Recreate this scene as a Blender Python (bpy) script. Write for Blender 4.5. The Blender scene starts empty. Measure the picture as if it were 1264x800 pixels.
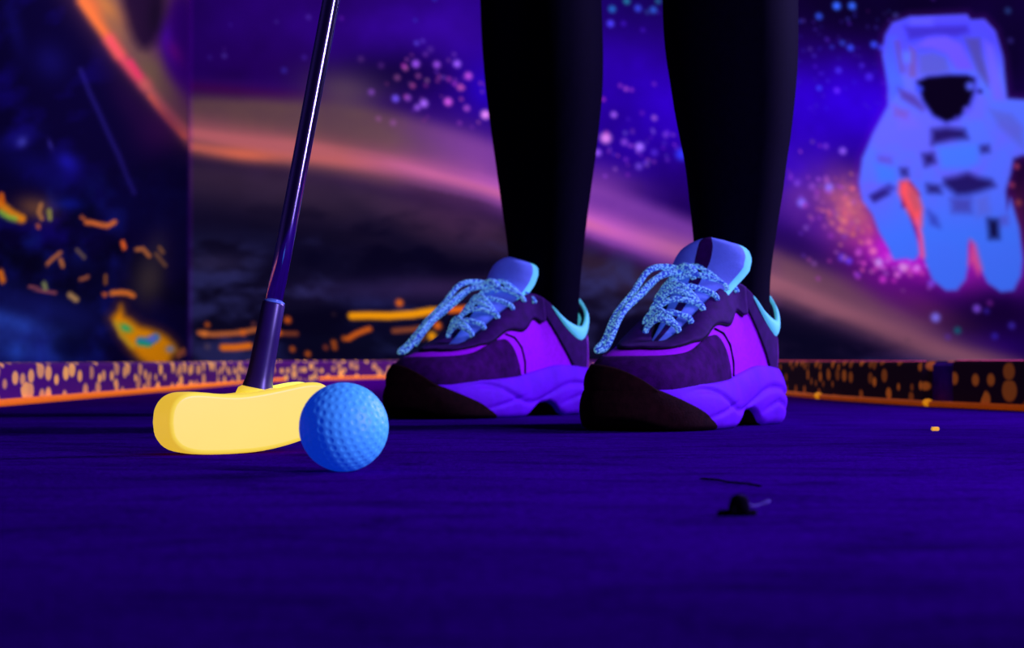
import bpy, bmesh, math, random
import numpy as np
from mathutils import Vector, Matrix

random.seed(7)
S = bpy.context.scene
C = S.collection
PI = math.pi
CAM_Z, FPX, HORIZON = 0.053, 2500.0, 445.0      # lens height (m), focal length in px of the 1264 px frame

# ------------------------------------------------------------------ helpers
def sp(v):
    return v * v * (3 - 2 * v)

def srgb(c):
    c = np.asarray(c, float) / 255.0
    return np.where(c <= 0.04045, c / 12.92, ((c + 0.055) / 1.055) ** 2.4)

def tag(o, label=None, cat=None, group=None, kind=None):
    if label: o['label'] = label
    if cat: o['category'] = cat
    if group: o['group'] = group
    if kind: o['kind'] = kind
    return o

def empty(name, loc=(0, 0, 0), rz=0.0):
    o = bpy.data.objects.new(name, None)
    C.objects.link(o)
    o.location = loc
    o.rotation_euler = (0, 0, rz)
    o.empty_display_size = 0.05
    return o

def mesh_obj(name, verts, faces, mats, parent=None, smooth=True, fmat=None, loc=None, rot=None):
    me = bpy.data.meshes.new(name)
    me.from_pydata([tuple(v) for v in verts], [], faces)
    bm = bmesh.new(); bm.from_mesh(me)
    bmesh.ops.recalc_face_normals(bm, faces=bm.faces)
    bm.to_mesh(me); bm.free()
    if not isinstance(mats, (list, tuple)): mats = [mats]
    for m in mats: me.materials.append(m)
    if smooth: me.polygons.foreach_set('use_smooth', [True] * len(me.polygons))
    if fmat: me.polygons.foreach_set('material_index', fmat)
    o = bpy.data.objects.new(name, me)
    C.objects.link(o)
    if parent: o.parent = parent
    if loc: o.location = loc
    if rot: o.rotation_euler = rot
    return o

def catmull(rows, n):
    """smooth resample of a list of points, n samples per span"""
    R = [Vector(r) for r in rows]
    out = []
    for i in range(len(R) - 1):
        p0 = R[i - 1] if i > 0 else R[0] * 2 - R[1]
        p1, p2 = R[i], R[i + 1]
        p3 = R[i + 2] if i + 2 < len(R) else R[-1] * 2 - R[-2]
        for k in range(n):
            t = k / n
            out.append(0.5 * ((2 * p1) + (p2 - p0) * t + (2 * p0 - 5 * p1 + 4 * p2 - p3) * t * t
                              + (3 * p1 - p0 - 3 * p2 + p3) * t ** 3))
    out.append(R[-1])
    return out

def tube(points, radius, seg=10, cap=True, squash=None):
    """swept tube (verts, faces); radius a number or list"""
    P = [Vector(p) for p in points]
    n = len(P)
    rad = radius if isinstance(radius, (list, tuple)) else [radius] * n
    V, F = [], []
    up = Vector((0, 0, 1))
    prev = None
    for i in range(n):
        t = (P[min(i + 1, n - 1)] - P[max(i - 1, 0)]).normalized()
        if prev is None:
            a = t.cross(up)
            if a.length < 1e-3: a = t.cross(Vector((1, 0, 0)))
            a.normalize()
        else:
            a = (prev - t * prev.dot(t)).normalized()
        prev = a
        b = t.cross(a)
        for k in range(seg):
            an = 2 * PI * k / seg
            V.append(P[i] + (a * math.cos(an) + b * math.sin(an)) * rad[i])
    for i in range(n - 1):
        for k in range(seg):
            k2 = (k + 1) % seg
            F.append((i * seg + k, i * seg + k2, (i + 1) * seg + k2, (i + 1) * seg + k))
    if cap:
        F.append(tuple(range(seg - 1, -1, -1)))
        F.append(tuple((n - 1) * seg + k for k in range(seg)))
    return V, F

def merge(parts):
    V, F = [], []
    for v, f in parts:
        b = len(V)
        V += list(v)
        F += [tuple(i + b for i in q) for q in f]
    return V, F

# ------------------------------------------------------------------ materials
def mat(name, base, rough=0.6, metal=0.0, emit=None, estr=1.0, noise=0.0, nscale=60.0, bump=0.0, bscale=400.0,
        spec=0.4, dark=None, sheen=0.0):
    m = bpy.data.materials.new(name)
    m.use_nodes = True
    nt = m.node_tree
    b = nt.nodes['Principled BSDF']
    b.inputs['Roughness'].default_value = rough
    b.inputs['Metallic'].default_value = metal
    b.inputs['Specular IOR Level'].default_value = spec
    b.inputs['Sheen Weight'].default_value = sheen
    tc = nt.nodes.new('ShaderNodeTexCoord')
    nz = nt.nodes.new('ShaderNodeTexNoise')
    nz.inputs['Scale'].default_value = nscale
    nz.inputs['Detail'].default_value = 4
    nt.links.new(tc.outputs['Object'], nz.inputs['Vector'])
    mx = nt.nodes.new('ShaderNodeMix'); mx.data_type = 'RGBA'
    d = dark if dark else tuple(c * (1 - noise) for c in base)
    u = tuple(min(1, c * (1 + noise * 0.6)) for c in base)
    mx.inputs[6].default_value = (*d, 1)
    mx.inputs[7].default_value = (*u, 1)
    rp = nt.nodes.new('ShaderNodeMapRange')
    rp.inputs[1].default_value = 0.3; rp.inputs[2].default_value = 0.7
    nt.links.new(nz.outputs['Fac'], rp.inputs[0])
    nt.links.new(rp.outputs[0], mx.inputs[0])
    nt.links.new(mx.outputs[2], b.inputs['Base Color'])
    if bump:
        n2 = nt.nodes.new('ShaderNodeTexNoise'); n2.inputs['Scale'].default_value = bscale
        n2.inputs['Detail'].default_value = 3
        nt.links.new(tc.outputs['Object'], n2.inputs['Vector'])
        bp = nt.nodes.new('ShaderNodeBump'); bp.inputs['Strength'].default_value = bump
        bp.inputs['Distance'].default_value = 0.001
        nt.links.new(n2.outputs['Fac'], bp.inputs['Height'])
        nt.links.new(bp.outputs['Normal'], b.inputs['Normal'])
    if emit:
        b.inputs['Emission Color'].default_value = (*emit, 1)
        b.inputs['Emission Strength'].default_value = estr
    return m

def lace_mat():
    m = mat('lace_cord', (0.16, 0.9, 0.72), 0.8)
    nt = m.node_tree; b = nt.nodes['Principled BSDF']
    tc = nt.nodes.new('ShaderNodeTexCoord')
    v = nt.nodes.new('ShaderNodeTexVoronoi'); v.inputs['Scale'].default_value = 560
    nt.links.new(tc.outputs['Object'], v.inputs['Vector'])
    rp = nt.nodes.new('ShaderNodeValToRGB')
    rp.color_ramp.elements[0].position = 0.30; rp.color_ramp.elements[0].color = (0.30, 0.85, 0.98, 1)
    rp.color_ramp.elements[1].position = 0.62; rp.color_ramp.elements[1].color = (0.03, 0.09, 0.55, 1)
    nt.links.new(v.outputs['Distance'], rp.inputs[0])
    nt.links.new(rp.outputs[0], b.inputs['Base Color'])
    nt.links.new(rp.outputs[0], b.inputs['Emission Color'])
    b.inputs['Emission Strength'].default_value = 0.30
    bp = nt.nodes.new('ShaderNodeBump'); bp.inputs['Strength'].default_value = 0.6; bp.inputs['Distance'].default_value = 0.0006
    bp.invert = True
    nt.links.new(v.outputs['Distance'], bp.inputs['Height'])
    nt.links.new(bp.outputs['Normal'], b.inputs['Normal'])
    return m

def dotted_mat(name, ground, dots, scale, thresh, keep, squash=1.0, soft=0.03, glow=0.0):
    """carpet print: round dots scattered over a dark ground, in the rail's own UV metres"""
    m = bpy.data.materials.new(name); m.use_nodes = True
    nt = m.node_tree; b = nt.nodes['Principled BSDF']
    b.inputs['Roughness'].default_value = 0.9
    b.inputs['Specular IOR Level'].default_value = 0.1
    tc = nt.nodes.new('ShaderNodeTexCoord')
    mp = nt.nodes.new('ShaderNodeMapping')
    mp.inputs['Scale'].default_value = (squash, 1, 1)
    nt.links.new(tc.outputs['UV'], mp.inputs['Vector'])
    v = nt.nodes.new('ShaderNodeTexVoronoi'); v.voronoi_dimensions = '2D'
    v.inputs['Scale'].default_value = scale; v.inputs['Randomness'].default_value = 0.75
    nt.links.new(mp.outputs[0], v.inputs['Vector'])
    sep = nt.nodes.new('ShaderNodeSeparateColor')
    nt.links.new(v.outputs['Color'], sep.inputs[0])
    # dot radius varies from cell to cell
    rad = nt.nodes.new('ShaderNodeMapRange'); rad.inputs[3].default_value = thresh * 0.55; rad.inputs[4].default_value = thresh * 1.15
    nt.links.new(sep.outputs[1], rad.inputs[0])
    sub = nt.nodes.new('ShaderNodeMath'); sub.operation = 'SUBTRACT'
    nt.links.new(rad.outputs[0], sub.inputs[0]); nt.links.new(v.outputs['Distance'], sub.inputs[1])
    st = nt.nodes.new('ShaderNodeMapRange'); st.inputs[1].default_value = -soft; st.inputs[2].default_value = soft
    nt.links.new(sub.outputs[0], st.inputs[0])
    kp = nt.nodes.new('ShaderNodeMath'); kp.operation = 'LESS_THAN'; kp.inputs[1].default_value = keep
    nt.links.new(sep.outputs[0], kp.inputs[0])
    mul = nt.nodes.new('ShaderNodeMath'); mul.operation = 'MULTIPLY'
    nt.links.new(st.outputs[0], mul.inputs[0]); nt.links.new(kp.outputs[0], mul.inputs[1])
    dim = nt.nodes.new('ShaderNodeMapRange'); dim.inputs[3].default_value = 0.35; dim.inputs[4].default_value = 1.0
    nt.links.new(sep.outputs[2], dim.inputs[0])
    mul2 = nt.nodes.new('ShaderNodeMath'); mul2.operation = 'MULTIPLY'
    nt.links.new(mul.outputs[0], mul2.inputs[0]); nt.links.new(dim.outputs[0], mul2.inputs[1])
    mx = nt.nodes.new('ShaderNodeMix'); mx.data_type = 'RGBA'
    mx.inputs[6].default_value = (*ground, 1); mx.inputs[7].default_value = (*dots, 1)
    nt.links.new(mul2.outputs[0], mx.inputs[0])
    nt.links.new(mx.outputs[2], b.inputs['Base Color'])
    if glow:
        nt.links.new(mx.outputs[2], b.inputs['Emission Color'])
        b.inputs['Emission Strength'].default_value = glow
    return m, mx, b

M = {}
M['mesh'] = mat('shoe_mesh_fabric', (0.54, 0.003, 0.74), 0.8, spec=0.12, noise=0.12, nscale=300, bump=0.25, bscale=1500)
M['suede'] = mat('dark_suede', (0.056, 0.001, 0.085), 0.95, noise=0.45, nscale=120, bump=0.3, bscale=900, spec=0.1)
M['suede_edge'] = mat('dark_overlay', (0.050, 0.001, 0.090), 0.8, noise=0.3, nscale=120, bump=0.2, bscale=900, spec=0.15)
M['sole'] = mat('midsole_foam', (0.21, 0.003, 0.68), 0.7, spec=0.12, noise=0.18, nscale=45, bump=0.15, bscale=250)
M['rubber'] = mat('dark_outsole_rubber', (0.022, 0.006, 0.004), 0.85, noise=0.4, nscale=150, bump=0.3, bscale=600, spec=0.06)
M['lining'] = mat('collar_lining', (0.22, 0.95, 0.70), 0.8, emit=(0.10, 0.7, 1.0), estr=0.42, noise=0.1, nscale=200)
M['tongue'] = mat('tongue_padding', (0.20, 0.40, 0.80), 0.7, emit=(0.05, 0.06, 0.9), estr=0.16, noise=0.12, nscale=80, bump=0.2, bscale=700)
M['counter'] = mat('heel_counter_shine', (0.50, 0.04, 0.62), 0.4, noise=0.15, nscale=80)
M['legging'] = mat('black_legging', (0.0018, 0.0004, 0.006), 0.75, noise=0.2, nscale=200, spec=0.03)
M['seam'] = mat('dark_seam', (0.006, 0.002, 0.01), 0.8, spec=0.1)
M['inside'] = mat('shoe_inside', (0.02, 0.01, 0.03), 0.9)
M['lace'] = lace_mat()
M['chrome'] = mat('chrome_shaft', (0.80, 0.72, 0.86), 0.14, metal=1.0, noise=0.03, nscale=90)
M['hosel'] = mat('dark_plastic_ferrule', (0.032, 0.012, 0.085), 0.33, noise=0.2, nscale=90, spec=0.7)
M['grip'] = mat('black_grip_rubber', (0.012, 0.012, 0.014), 0.8, bump=0.4, bscale=500)
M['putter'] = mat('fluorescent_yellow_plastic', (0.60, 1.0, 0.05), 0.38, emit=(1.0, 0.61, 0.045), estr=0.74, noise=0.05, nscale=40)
M['ferrule_ring'] = mat('ring', (0.15, 0.35, 0.6), 0.3)
M['cord'] = mat('fluorescent_orange_cord', (0.95, 0.20, 0.002), 0.7, emit=(1.0, 0.17, 0.0), estr=0.55, noise=0.15, nscale=60)
M['knot'] = mat('pale_orange_knot', (1.0, 0.45, 0.06), 0.7, emit=(1.0, 0.32, 0.0), estr=0.6, noise=0.15, nscale=60)
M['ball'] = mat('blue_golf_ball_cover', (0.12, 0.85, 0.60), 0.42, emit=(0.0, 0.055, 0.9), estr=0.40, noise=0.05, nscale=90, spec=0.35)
M['crumb'] = mat('dark_debris', (0.003, 0.001, 0.005), 0.9, spec=0.05, noise=0.4, nscale=300)
M['leaf'] = mat('dry_leaf', (0.04, 0.001, 0.16), 0.6, noise=0.3, nscale=300)
M['speck'] = mat('yellow_confetti', (1.0, 0.6, 0.05), 0.6, emit=(1.0, 0.5, 0.02), estr=0.6)
M['plaster'] = mat('dark_wall_paint', (0.02, 0.01, 0.05), 0.85, noise=0.3, nscale=8)

# floor: worn dark blue felt
def floor_mat():
    m = bpy.data.materials.new('blue_felt_floor'); m.use_nodes = True
    nt = m.node_tree; b = nt.nodes['Principled BSDF']
    b.inputs['Roughness'].default_value = 0.95
    b.inputs['Specular IOR Level'].default_value = 0.0
    tc = nt.nodes.new('ShaderNodeTexCoord')
    def noise(scale, det, rough=0.6, dist=0.0, sx=1.0):
        n = nt.nodes.new('ShaderNodeTexNoise')
        n.inputs['Scale'].default_value = scale; n.inputs['Detail'].default_value = det
        n.inputs['Roughness'].default_value = rough; n.inputs['Distortion'].default_value = dist
        mp = nt.nodes.new('ShaderNodeMapping'); mp.inputs['Scale'].default_value = (sx, 1, 1)
        nt.links.new(tc.outputs['Object'], mp.inputs['Vector'])
        nt.links.new(mp.outputs[0], n.inputs['Vector'])
        return n
    def rng(src, a, b_, c, d):
        r = nt.nodes.new('ShaderNodeMapRange')
        r.inputs[1].default_value = a; r.inputs[2].default_value = b_; r.inputs[3].default_value = c; r.inputs[4].default_value = d
        nt.links.new(src, r.inputs[0]); return r.outputs[0]
    def mul(a, b_):
        r = nt.nodes.new('ShaderNodeMath'); r.operation = 'MULTIPLY'
        nt.links.new(a, r.inputs[0]); nt.links.new(b_, r.inputs[1]); return r.outputs[0]
    big = rng(noise(5, 5).outputs['Fac'], 0.35, 0.65, 0.72, 1.1)
    mid = rng(noise(26, 6, 0.7, 0.6, 0.55).outputs['Fac'], 0.30, 0.52, 0.35, 1.0)
    fine = rng(noise(260, 4, 0.75, 0.0, 0.85).outputs['Fac'], 0.32, 0.62, 0.52, 1.14)
    f = mul(mul(big, mid), fine)
    mx = nt.nodes.new('ShaderNodeMix'); mx.data_type = 'RGBA'
    mx.inputs[6].default_value = (0.002, 0.0001, 0.012, 1)
    mx.inputs[7].default_value = (0.046, 0.0003, 0.190, 1)
    nt.links.new(f, mx.inputs[0])
    nt.links.new(mx.outputs[2], b.inputs['Base Color'])
    bp = nt.nodes.new('ShaderNodeBump'); bp.inputs['Strength'].default_value = 0.5; bp.inputs['Distance'].default_value = 0.0025
    nt.links.new(f, bp.inputs['Height'])
    nt.links.new(bp.outputs['Normal'], b.inputs['Normal'])
    return m
M['floor'] = floor_mat()

# ------------------------------------------------------------------ camera
cd = bpy.data.cameras.new('camera')
cam = bpy.data.objects.new('camera', cd)
C.objects.link(cam)
cam.location = (0, 0, CAM_Z)
cam.rotation_euler = (PI / 2 + math.atan((HORIZON - 400) / FPX), 0, 0)
cd.sensor_width = 36.0
cd.lens = FPX / 1264 * 36.0
cd.clip_start = 0.01
cd.dof.use_dof = True
cd.dof.focus_distance = 1.22
cd.dof.aperture_fstop = cd.lens / 4.2          # an opening of about 4 mm
S.camera = cam

# ------------------------------------------------------------------ the room: floor and the two printed walls
CORNER_X, BACK_Y = -1.053, 6.6
floor = mesh_obj('floor', [(-1.06, -0.6, 0), (3.4, -0.6, 0), (3.4, 6.61, 0), (-1.06, 6.61, 0)], [(0, 1, 2, 3)], M['floor'], smooth=False)
tag(floor, 'dark blue worn felt floor of the mini golf lane', None, None, 'structure')

def box(x0, x1, y0, y1, z0, z1):
    V = [(x0, y0, z0), (x1, y0, z0), (x1, y1, z0), (x0, y1, z0), (x0, y0, z1), (x1, y0, z1), (x1, y1, z1), (x0, y1, z1)]
    F = [(0, 3, 2, 1), (4, 5, 6, 7), (0, 1, 5, 4), (1, 2, 6, 5), (2, 3, 7, 6), (3, 0, 4, 7)]
    return V, F
V, F = box(CORNER_X - 0.10, 3.4, BACK_Y + 0.004, BACK_Y + 0.10, -0.02, 2.5)
tag(mesh_obj('wall_back', V, F, M['plaster'], smooth=False), 'dark wall behind the printed galaxy mural', None, None, 'structure')
V, F = box(CORNER_X - 0.10, CORNER_X - 0.004, -0.6, BACK_Y + 0.004, -0.02, 2.5)
tag(mesh_obj('wall_left', V, F, M['plaster'], smooth=False), 'dark wall on the left behind the printed lava mural', None, None, 'structure')

# ---- numpy painting tools for the printed murals (print only, no light in it)
rs = np.random.RandomState(3)
LAT = rs.rand(64, 64)
def vnoise(x, y):
    xi = np.floor(x).astype(int); yi = np.floor(y).astype(int)
    fx = sp(x - xi); fy = sp(y - yi)
    g = lambda a, b: LAT[a % 64, b % 64]
    return (g(xi, yi) * (1 - fx) + g(xi + 1, yi) * fx) * (1 - fy) + (g(xi, yi + 1) * (1 - fx) + g(xi + 1, yi + 1) * fx) * fy
def fbm(x, y, s, seed=0, octv=4, ax=1.0):
    v = 0; a = 0.5; t = 0
    for k in range(octv):
        v = v + a * vnoise(x / s * ax * 2 ** k + 13.7 * seed + 5.1 * k, y / s * 2 ** k + 7.3 * seed + 9.2 * k)
        t += a; a *= 0.55
    return v / t
def blob(X, Y, cx, cy, rx, ry, ang=0, p=1.0):
    a = math.radians(ang); dx, dy = X - cx, Y - cy
    u = (dx * math.cos(a) + dy * math.sin(a)) / rx; v = (-dx * math.sin(a) + dy * math.cos(a)) / ry
    return np.exp(-(u * u + v * v) ** p)
def dline(X, Y, pts):
    d = np.full(X.shape, 1e9); w = np.zeros(X.shape)
    n = len(pts) - 1
    for i in range(n):
        (x0, y0), (x1, y1) = pts[i][:2], pts[i + 1][:2]
        dx, dy = x1 - x0, y1 - y0
        t = np.clip(((X - x0) * dx + (Y - y0) * dy) / (dx * dx + dy * dy), 0, 1)
        q = np.hypot(X - x0 - t * dx, Y - y0 - t * dy)
        m = q < d
        d = np.where(m, q, d); w = np.where(m, (i + t) / n, w)
    return d, w
def line(X, Y, pts, w, p=1.0):
    d, _ = dline(X, Y, pts)
    return np.exp(-((d / w) ** 2) ** p)
def poly(X, Y, pts, soft=2.0):
    d, _ = dline(X, Y, list(pts) + [pts[0]])
    ins = np.zeros(X.shape, bool)
    n = len(pts)
    for i in range(n):
        (x0, y0), (x1, y1) = pts[i], pts[(i + 1) % n]
        if y0 == y1: continue
        c = ((y0 > Y) != (y1 > Y)) & (X < (x1 - x0) * (Y - y0) / (y1 - y0) + x0)
        ins ^= c
    s = np.where(ins, d, -d)
    return np.clip(s / soft * 0.5 + 0.5, 0, 1)
def band(X, Y, pts, up, dn):
    """soft band about a curve y(x): falls off over `up` px above and `dn` px below"""
    xs = [p[0] for p in pts]; ys = [p[1] for p in pts]
    yc = np.interp(X, xs, ys)
    d = Y - yc
    return np.exp(-np.where(d < 0, d / up, d / dn) ** 2)
class Paint:
    def __init__(s, X, Y, c): s.X, s.Y = X, Y; s.c = np.ones(X.shape + (3,)) * np.array(c, float)
    def over(s, m, c): m = np.clip(m, 0, 1)[..., None]; s.c = s.c * (1 - m) + np.array(c, float) * m
    def mul(s, f): s.c = s.c * f[..., None]
    def add(s, m, c): s.c = s.c + m[..., None] * np.array(c, float)
    def star(s, x, y, r, c, k=1.0):
        w = (np.abs(s.X - x) < r * 3) & (np.abs(s.Y - y) < r * 3)
        if not w.any(): return
        d2 = ((s.X[w] - x) ** 2 + (s.Y[w] - y) ** 2) / (r * r)
        m = (np.exp(-d2 ** 1.6) * k)[:, None]
        s.c[w] = s.c[w] * (1 - np.clip(m, 0, 1)) + np.array(c, float) * np.clip(m, 0, 1)

# The murals are drawn in sheet units: sheet x to the right, sheet y downward, 2.64 mm to a unit on the back wall.
def galaxy(X, Y):
    P = Paint(X, Y, (27, 1, 78))
    n1 = fbm(X, Y, 90, 1); n2 = fbm(X, Y, 38, 2); n3 = fbm(X, Y, 120, 3, 5, 0.5); n4 = fbm(X, Y, 16, 4, 3)
    # sky glow
    P.over(blob(X, Y, 470, 40, 150, 48) * 0.8, (44, 4, 124))
    P.over(blob(X, Y, 690, 90, 200, 130) * 0.8, (38, 2, 150))
    P.over(blob(X, Y, 560, 40, 60, 30) * 0.5, (44, 6, 128))
    P.over(blob(X, Y, 800, 130, 120, 95) * 0.85, (36, 0, 160))
    P.over(blob(X, Y, 1030, 130, 130, 66) * 1.0, (42, 0, 196))
    P.over(blob(X, Y, 990, 200, 60, 70) * 0.9, (42, 0, 190))
    P.over(blob(X, Y, 1080, 0, 210, 58, 0, 1.3), (8, 1, 34))
    P.over(blob(X, Y, 780, -20, 90, 55), (14, 2, 66))
    P.over(blob(X, Y, 1250, 60, 40, 120) * 0.9, (10, 2, 40))
    P.over(blob(X, Y, 300, 85, 110, 40) * 0.5, (28, 0, 70))
    P.mul(0.68 + 0.64 * n1)
    P.over(blob(X, Y, 480, 92, 80, 30) * 0.9, (14, 2, 52))
    P.over(blob(X, Y, 600, 110, 26, 28) * 0.7, (34, 2, 190))
    # wide planet haze under the stars
    ridge = [(100, 145), (235, 165), (400, 190), (500, 207), (590, 226), (730, 275), (955, 350), (1180, 438), (1300, 490)]
    low = [(100, 118), (235, 125), (330, 128), (420, 132), (500, 150), (590, 180), (730, 232), (955, 318), (1180, 415), (1300, 470)]
    lo = np.interp(X, [p[0] for p in low], [p[1] for p in low])
    ri = np.interp(X, [p[0] for p in ridge], [p[1] for p in ridge])
    t = Y - lo
    below = 1 / (1 + np.exp(-(Y - ri - 28) / 9))
    # dark planet body
    P.over(below, (22, 14, 46))
    ygrow = np.clip((Y - ri - 20) / 130, 0, 1)
    P.over(below * ygrow * 0.85, (12, 10, 36))
    # olive halo
    hal = np.clip((t + 22) / 26, 0, 1) * (1 - below)
    k = np.clip((X - 480) / 180, 0, 1)
    k2 = np.clip((X - 850) / 120, 0, 1)
    hc = (np.array([92, 66, 66])[None] * (1 - k)[..., None] + np.array([118, 58, 160])[None] * k[..., None])
    hc = hc * (1 - k2)[..., None] + np.array([124, 80, 100])[None] * k2[..., None]
    m = np.clip(sp(hal) * (0.86 + 0.3 * (n2 - 0.5)), 0, 1)[..., None]
    P.c = P.c * (1 - m) + hc * m
    P.over(blob(X, Y, 270, 108, 120, 9, 4) * 0.5, (74, 6, 64))
    P.over(blob(X, Y, 300, 103, 90, 8, 4) * 0.35, (40, 10, 100))
    P.over(blob(X, Y, 425, 112, 50, 26, 10) * 0.75, (84, 66, 76))
    P.over(blob(X, Y, 560, 178, 80, 30, 14) * 0.6, (104, 52, 138))
    P.over(blob(X, Y, 590, 190, 60, 24, 14) * 0.5, (128, 62, 160))
    P.over(blob(X, Y, 450, 165, 90, 18, 12) * 0.5, (98, 72, 74))
    P.over(blob(X, Y, 745, 222, 60, 20, 18) * 0.5, (140, 72, 160))
    # bright ring
    b1 = band(X, Y, ridge, 19, 15)
    streak = 0.55 + 0.9 * (fbm(X, (Y - ri) * 3.2, 70, 6, 3, 0.35))
    kk = np.clip((X - 420) / 200, 0, 1); kr = np.clip((X - 760) / 160, 0, 1)
    rc = np.array([172, 92, 98])[None] * (1 - kk)[..., None] + np.array([186, 92, 186])[None] * kk[..., None]
    rc = rc * (1 - kr)[..., None] + np.array([160, 98, 116])[None] * kr[..., None]
    m = np.clip(b1 * streak * (1 - 0.35 * np.clip((X - 1000) / 180, 0, 1)), 0, 1)[..., None]
    P.c = P.c * (1 - m) + rc * m
    P.over(band(X, Y, [(200, 174), (300, 190), (400, 196), (470, 202), (640, 250)], 5, 9) * np.clip((470 - X) / 240, 0, 1) * 0.8, (200, 100, 84))
    P.over(blob(X, Y, 300, 190, 40, 8, 6) * 0.8, (214, 104, 76))
    P.over(band(X, Y, [(480, 200), (560, 222), (610, 236), (740, 280), (800, 300)], 5, 8) * np.clip((X - 470) / 60, 0, 1) * np.clip((780 - X) / 60, 0, 1) * 0.75, (206, 106, 156))
    P.over(band(X, Y, [(900, 322), (955, 345), (1060, 388), (1180, 438)], 5, 9) * np.clip((X - 890) / 60, 0, 1) * np.clip((1090 - X) / 100, 0, 1) * 0.6, (160, 98, 116))
    P.over(blob(X, Y, 1040, 350, 110, 22, 22) * 0.6, (100, 66, 82))
    # brown fall-off under the ring
    P.over(band(X, Y, [(100, 200), (235, 210), (400, 228), (560, 272), (640, 290), (760, 330), (960, 395)], 14, 34) * 0.75 * below,
           (64, 44, 66))
    P.over(blob(X, Y, 560, 262, 80, 34, 14) * 0.6, (84, 44, 96))
    P.over(blob(X, Y, 380, 248, 120, 22, 6) * 0.5, (48, 34, 56))
    P.mul(np.where(below > 0.3, 0.62 + 0.76 * n3, 1.0))
    # smears of blue cloud over the dark planet
    sm = np.clip(fbm(X, Y, 60, 9, 4, 0.33) - 0.52, 0, 1) * 3.4
    P.over(np.clip(sm, 0, 0.8) * below * np.clip((Y - 280) / 90, 0, 1), (32, 36, 92))
    sw = fbm(X + 30 * fbm(X, Y, 70, 21, 3), Y + 26 * fbm(X, Y, 60, 22, 3), 42, 23, 5, 0.42)
    gate = below * np.clip((Y - 235) / 70, 0, 1)
    P.over(np.clip((sw - 0.53) * 5, 0, 0.7) * gate * np.clip((Y - 270) / 60, 0, 1), (50, 52, 112))
    P.over(np.clip((0.47 - sw) * 6, 0, 0.75) * gate, (6, 3, 28))
    P.over(blob(X, Y, 495, 355, 130, 16, -2) * 0.5 * below, (56, 40, 92))
    P.over(blob(X, Y, 265, 325, 40, 12, 0) * 0.5, (60, 52, 92))
    P.over(blob(X, Y, 560, 355, 80, 15, -2) * 0.4, (70, 44, 96))
    P.over(blob(X, Y, 500, 300, 90, 14, 35) * 0.35, (8, 6, 34))
    P.over(blob(X, Y, 380, 315, 90, 16, 20) * 0.5, (10, 8, 36))
    P.over(blob(X, Y, 560, 330, 70, 12, 0) * 0.7, (8, 4, 30))
    P.over(blob(X, Y, 480, 425, 150, 14, 0) * 0.5, (10, 12, 34))
    P.over(blob(X, Y, 980, 420, 120, 34, 20) * 0.7, (8, 6, 34))
    # right-hand nebula
    P.over(blob(X, Y, 1015, 255, 58, 46, 30) * (0.45 + 0.8 * n2), (116, 56, 150))
    P.over(blob(X, Y, 1045, 232, 28, 22, 40) * (0.3 + 0.8 * n4), (130, 66, 130))
    P.over(blob(X, Y, 1045, 262, 30, 34, -40) * (0.4 + 0.9 * n4), (196, 96, 120))
    P.over(blob(X, Y, 1070, 285, 22, 26, -30) * 0.5, (214, 110, 108))
    P.over(blob(X, Y, 1010, 275, 30, 26, 20) * 0.5, (58, 6, 150))
    P.over(blob(X, Y, 985, 300, 50, 14, 25) * 0.55, (30, 6, 84))
    P.over(blob(X, Y, 1110, 318, 58, 32, 14) * (0.7 + 0.6 * n4), (206, 30, 216))
    P.over(blob(X, Y, 1120, 362, 60, 22, 24) * 0.85, (98, 8, 138))
    P.over(blob(X, Y, 1200, 322, 36, 44) * 0.9, (166, 26, 178))
    P.over(blob(X, Y, 1262, 330, 18, 44) * 0.8, (120, 20, 170))
    P.over(blob(X, Y, 1235, 388, 70, 26, 0) * 0.9, (22, 1, 52))
    P.over(blob(X, Y, 1190, 404, 30, 15, 20) * 0.6, (14, 2, 40))
    P.over(blob(X, Y, 1225, 425, 60, 12, 12) * 0.6, (40, 4, 110))
    P.over(blob(X, Y, 1258, 260, 16, 60) * 0.85, (66, 18, 54))
    P.over(blob(X, Y, 1255, 210, 14, 24) * 0.8, (22, 2, 40))
    P.over(blob(X, Y, 1150, 385, 60, 16, 25) * 0.5, (96, 44, 80))
    # stars
    r = random.Random(5)
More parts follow.
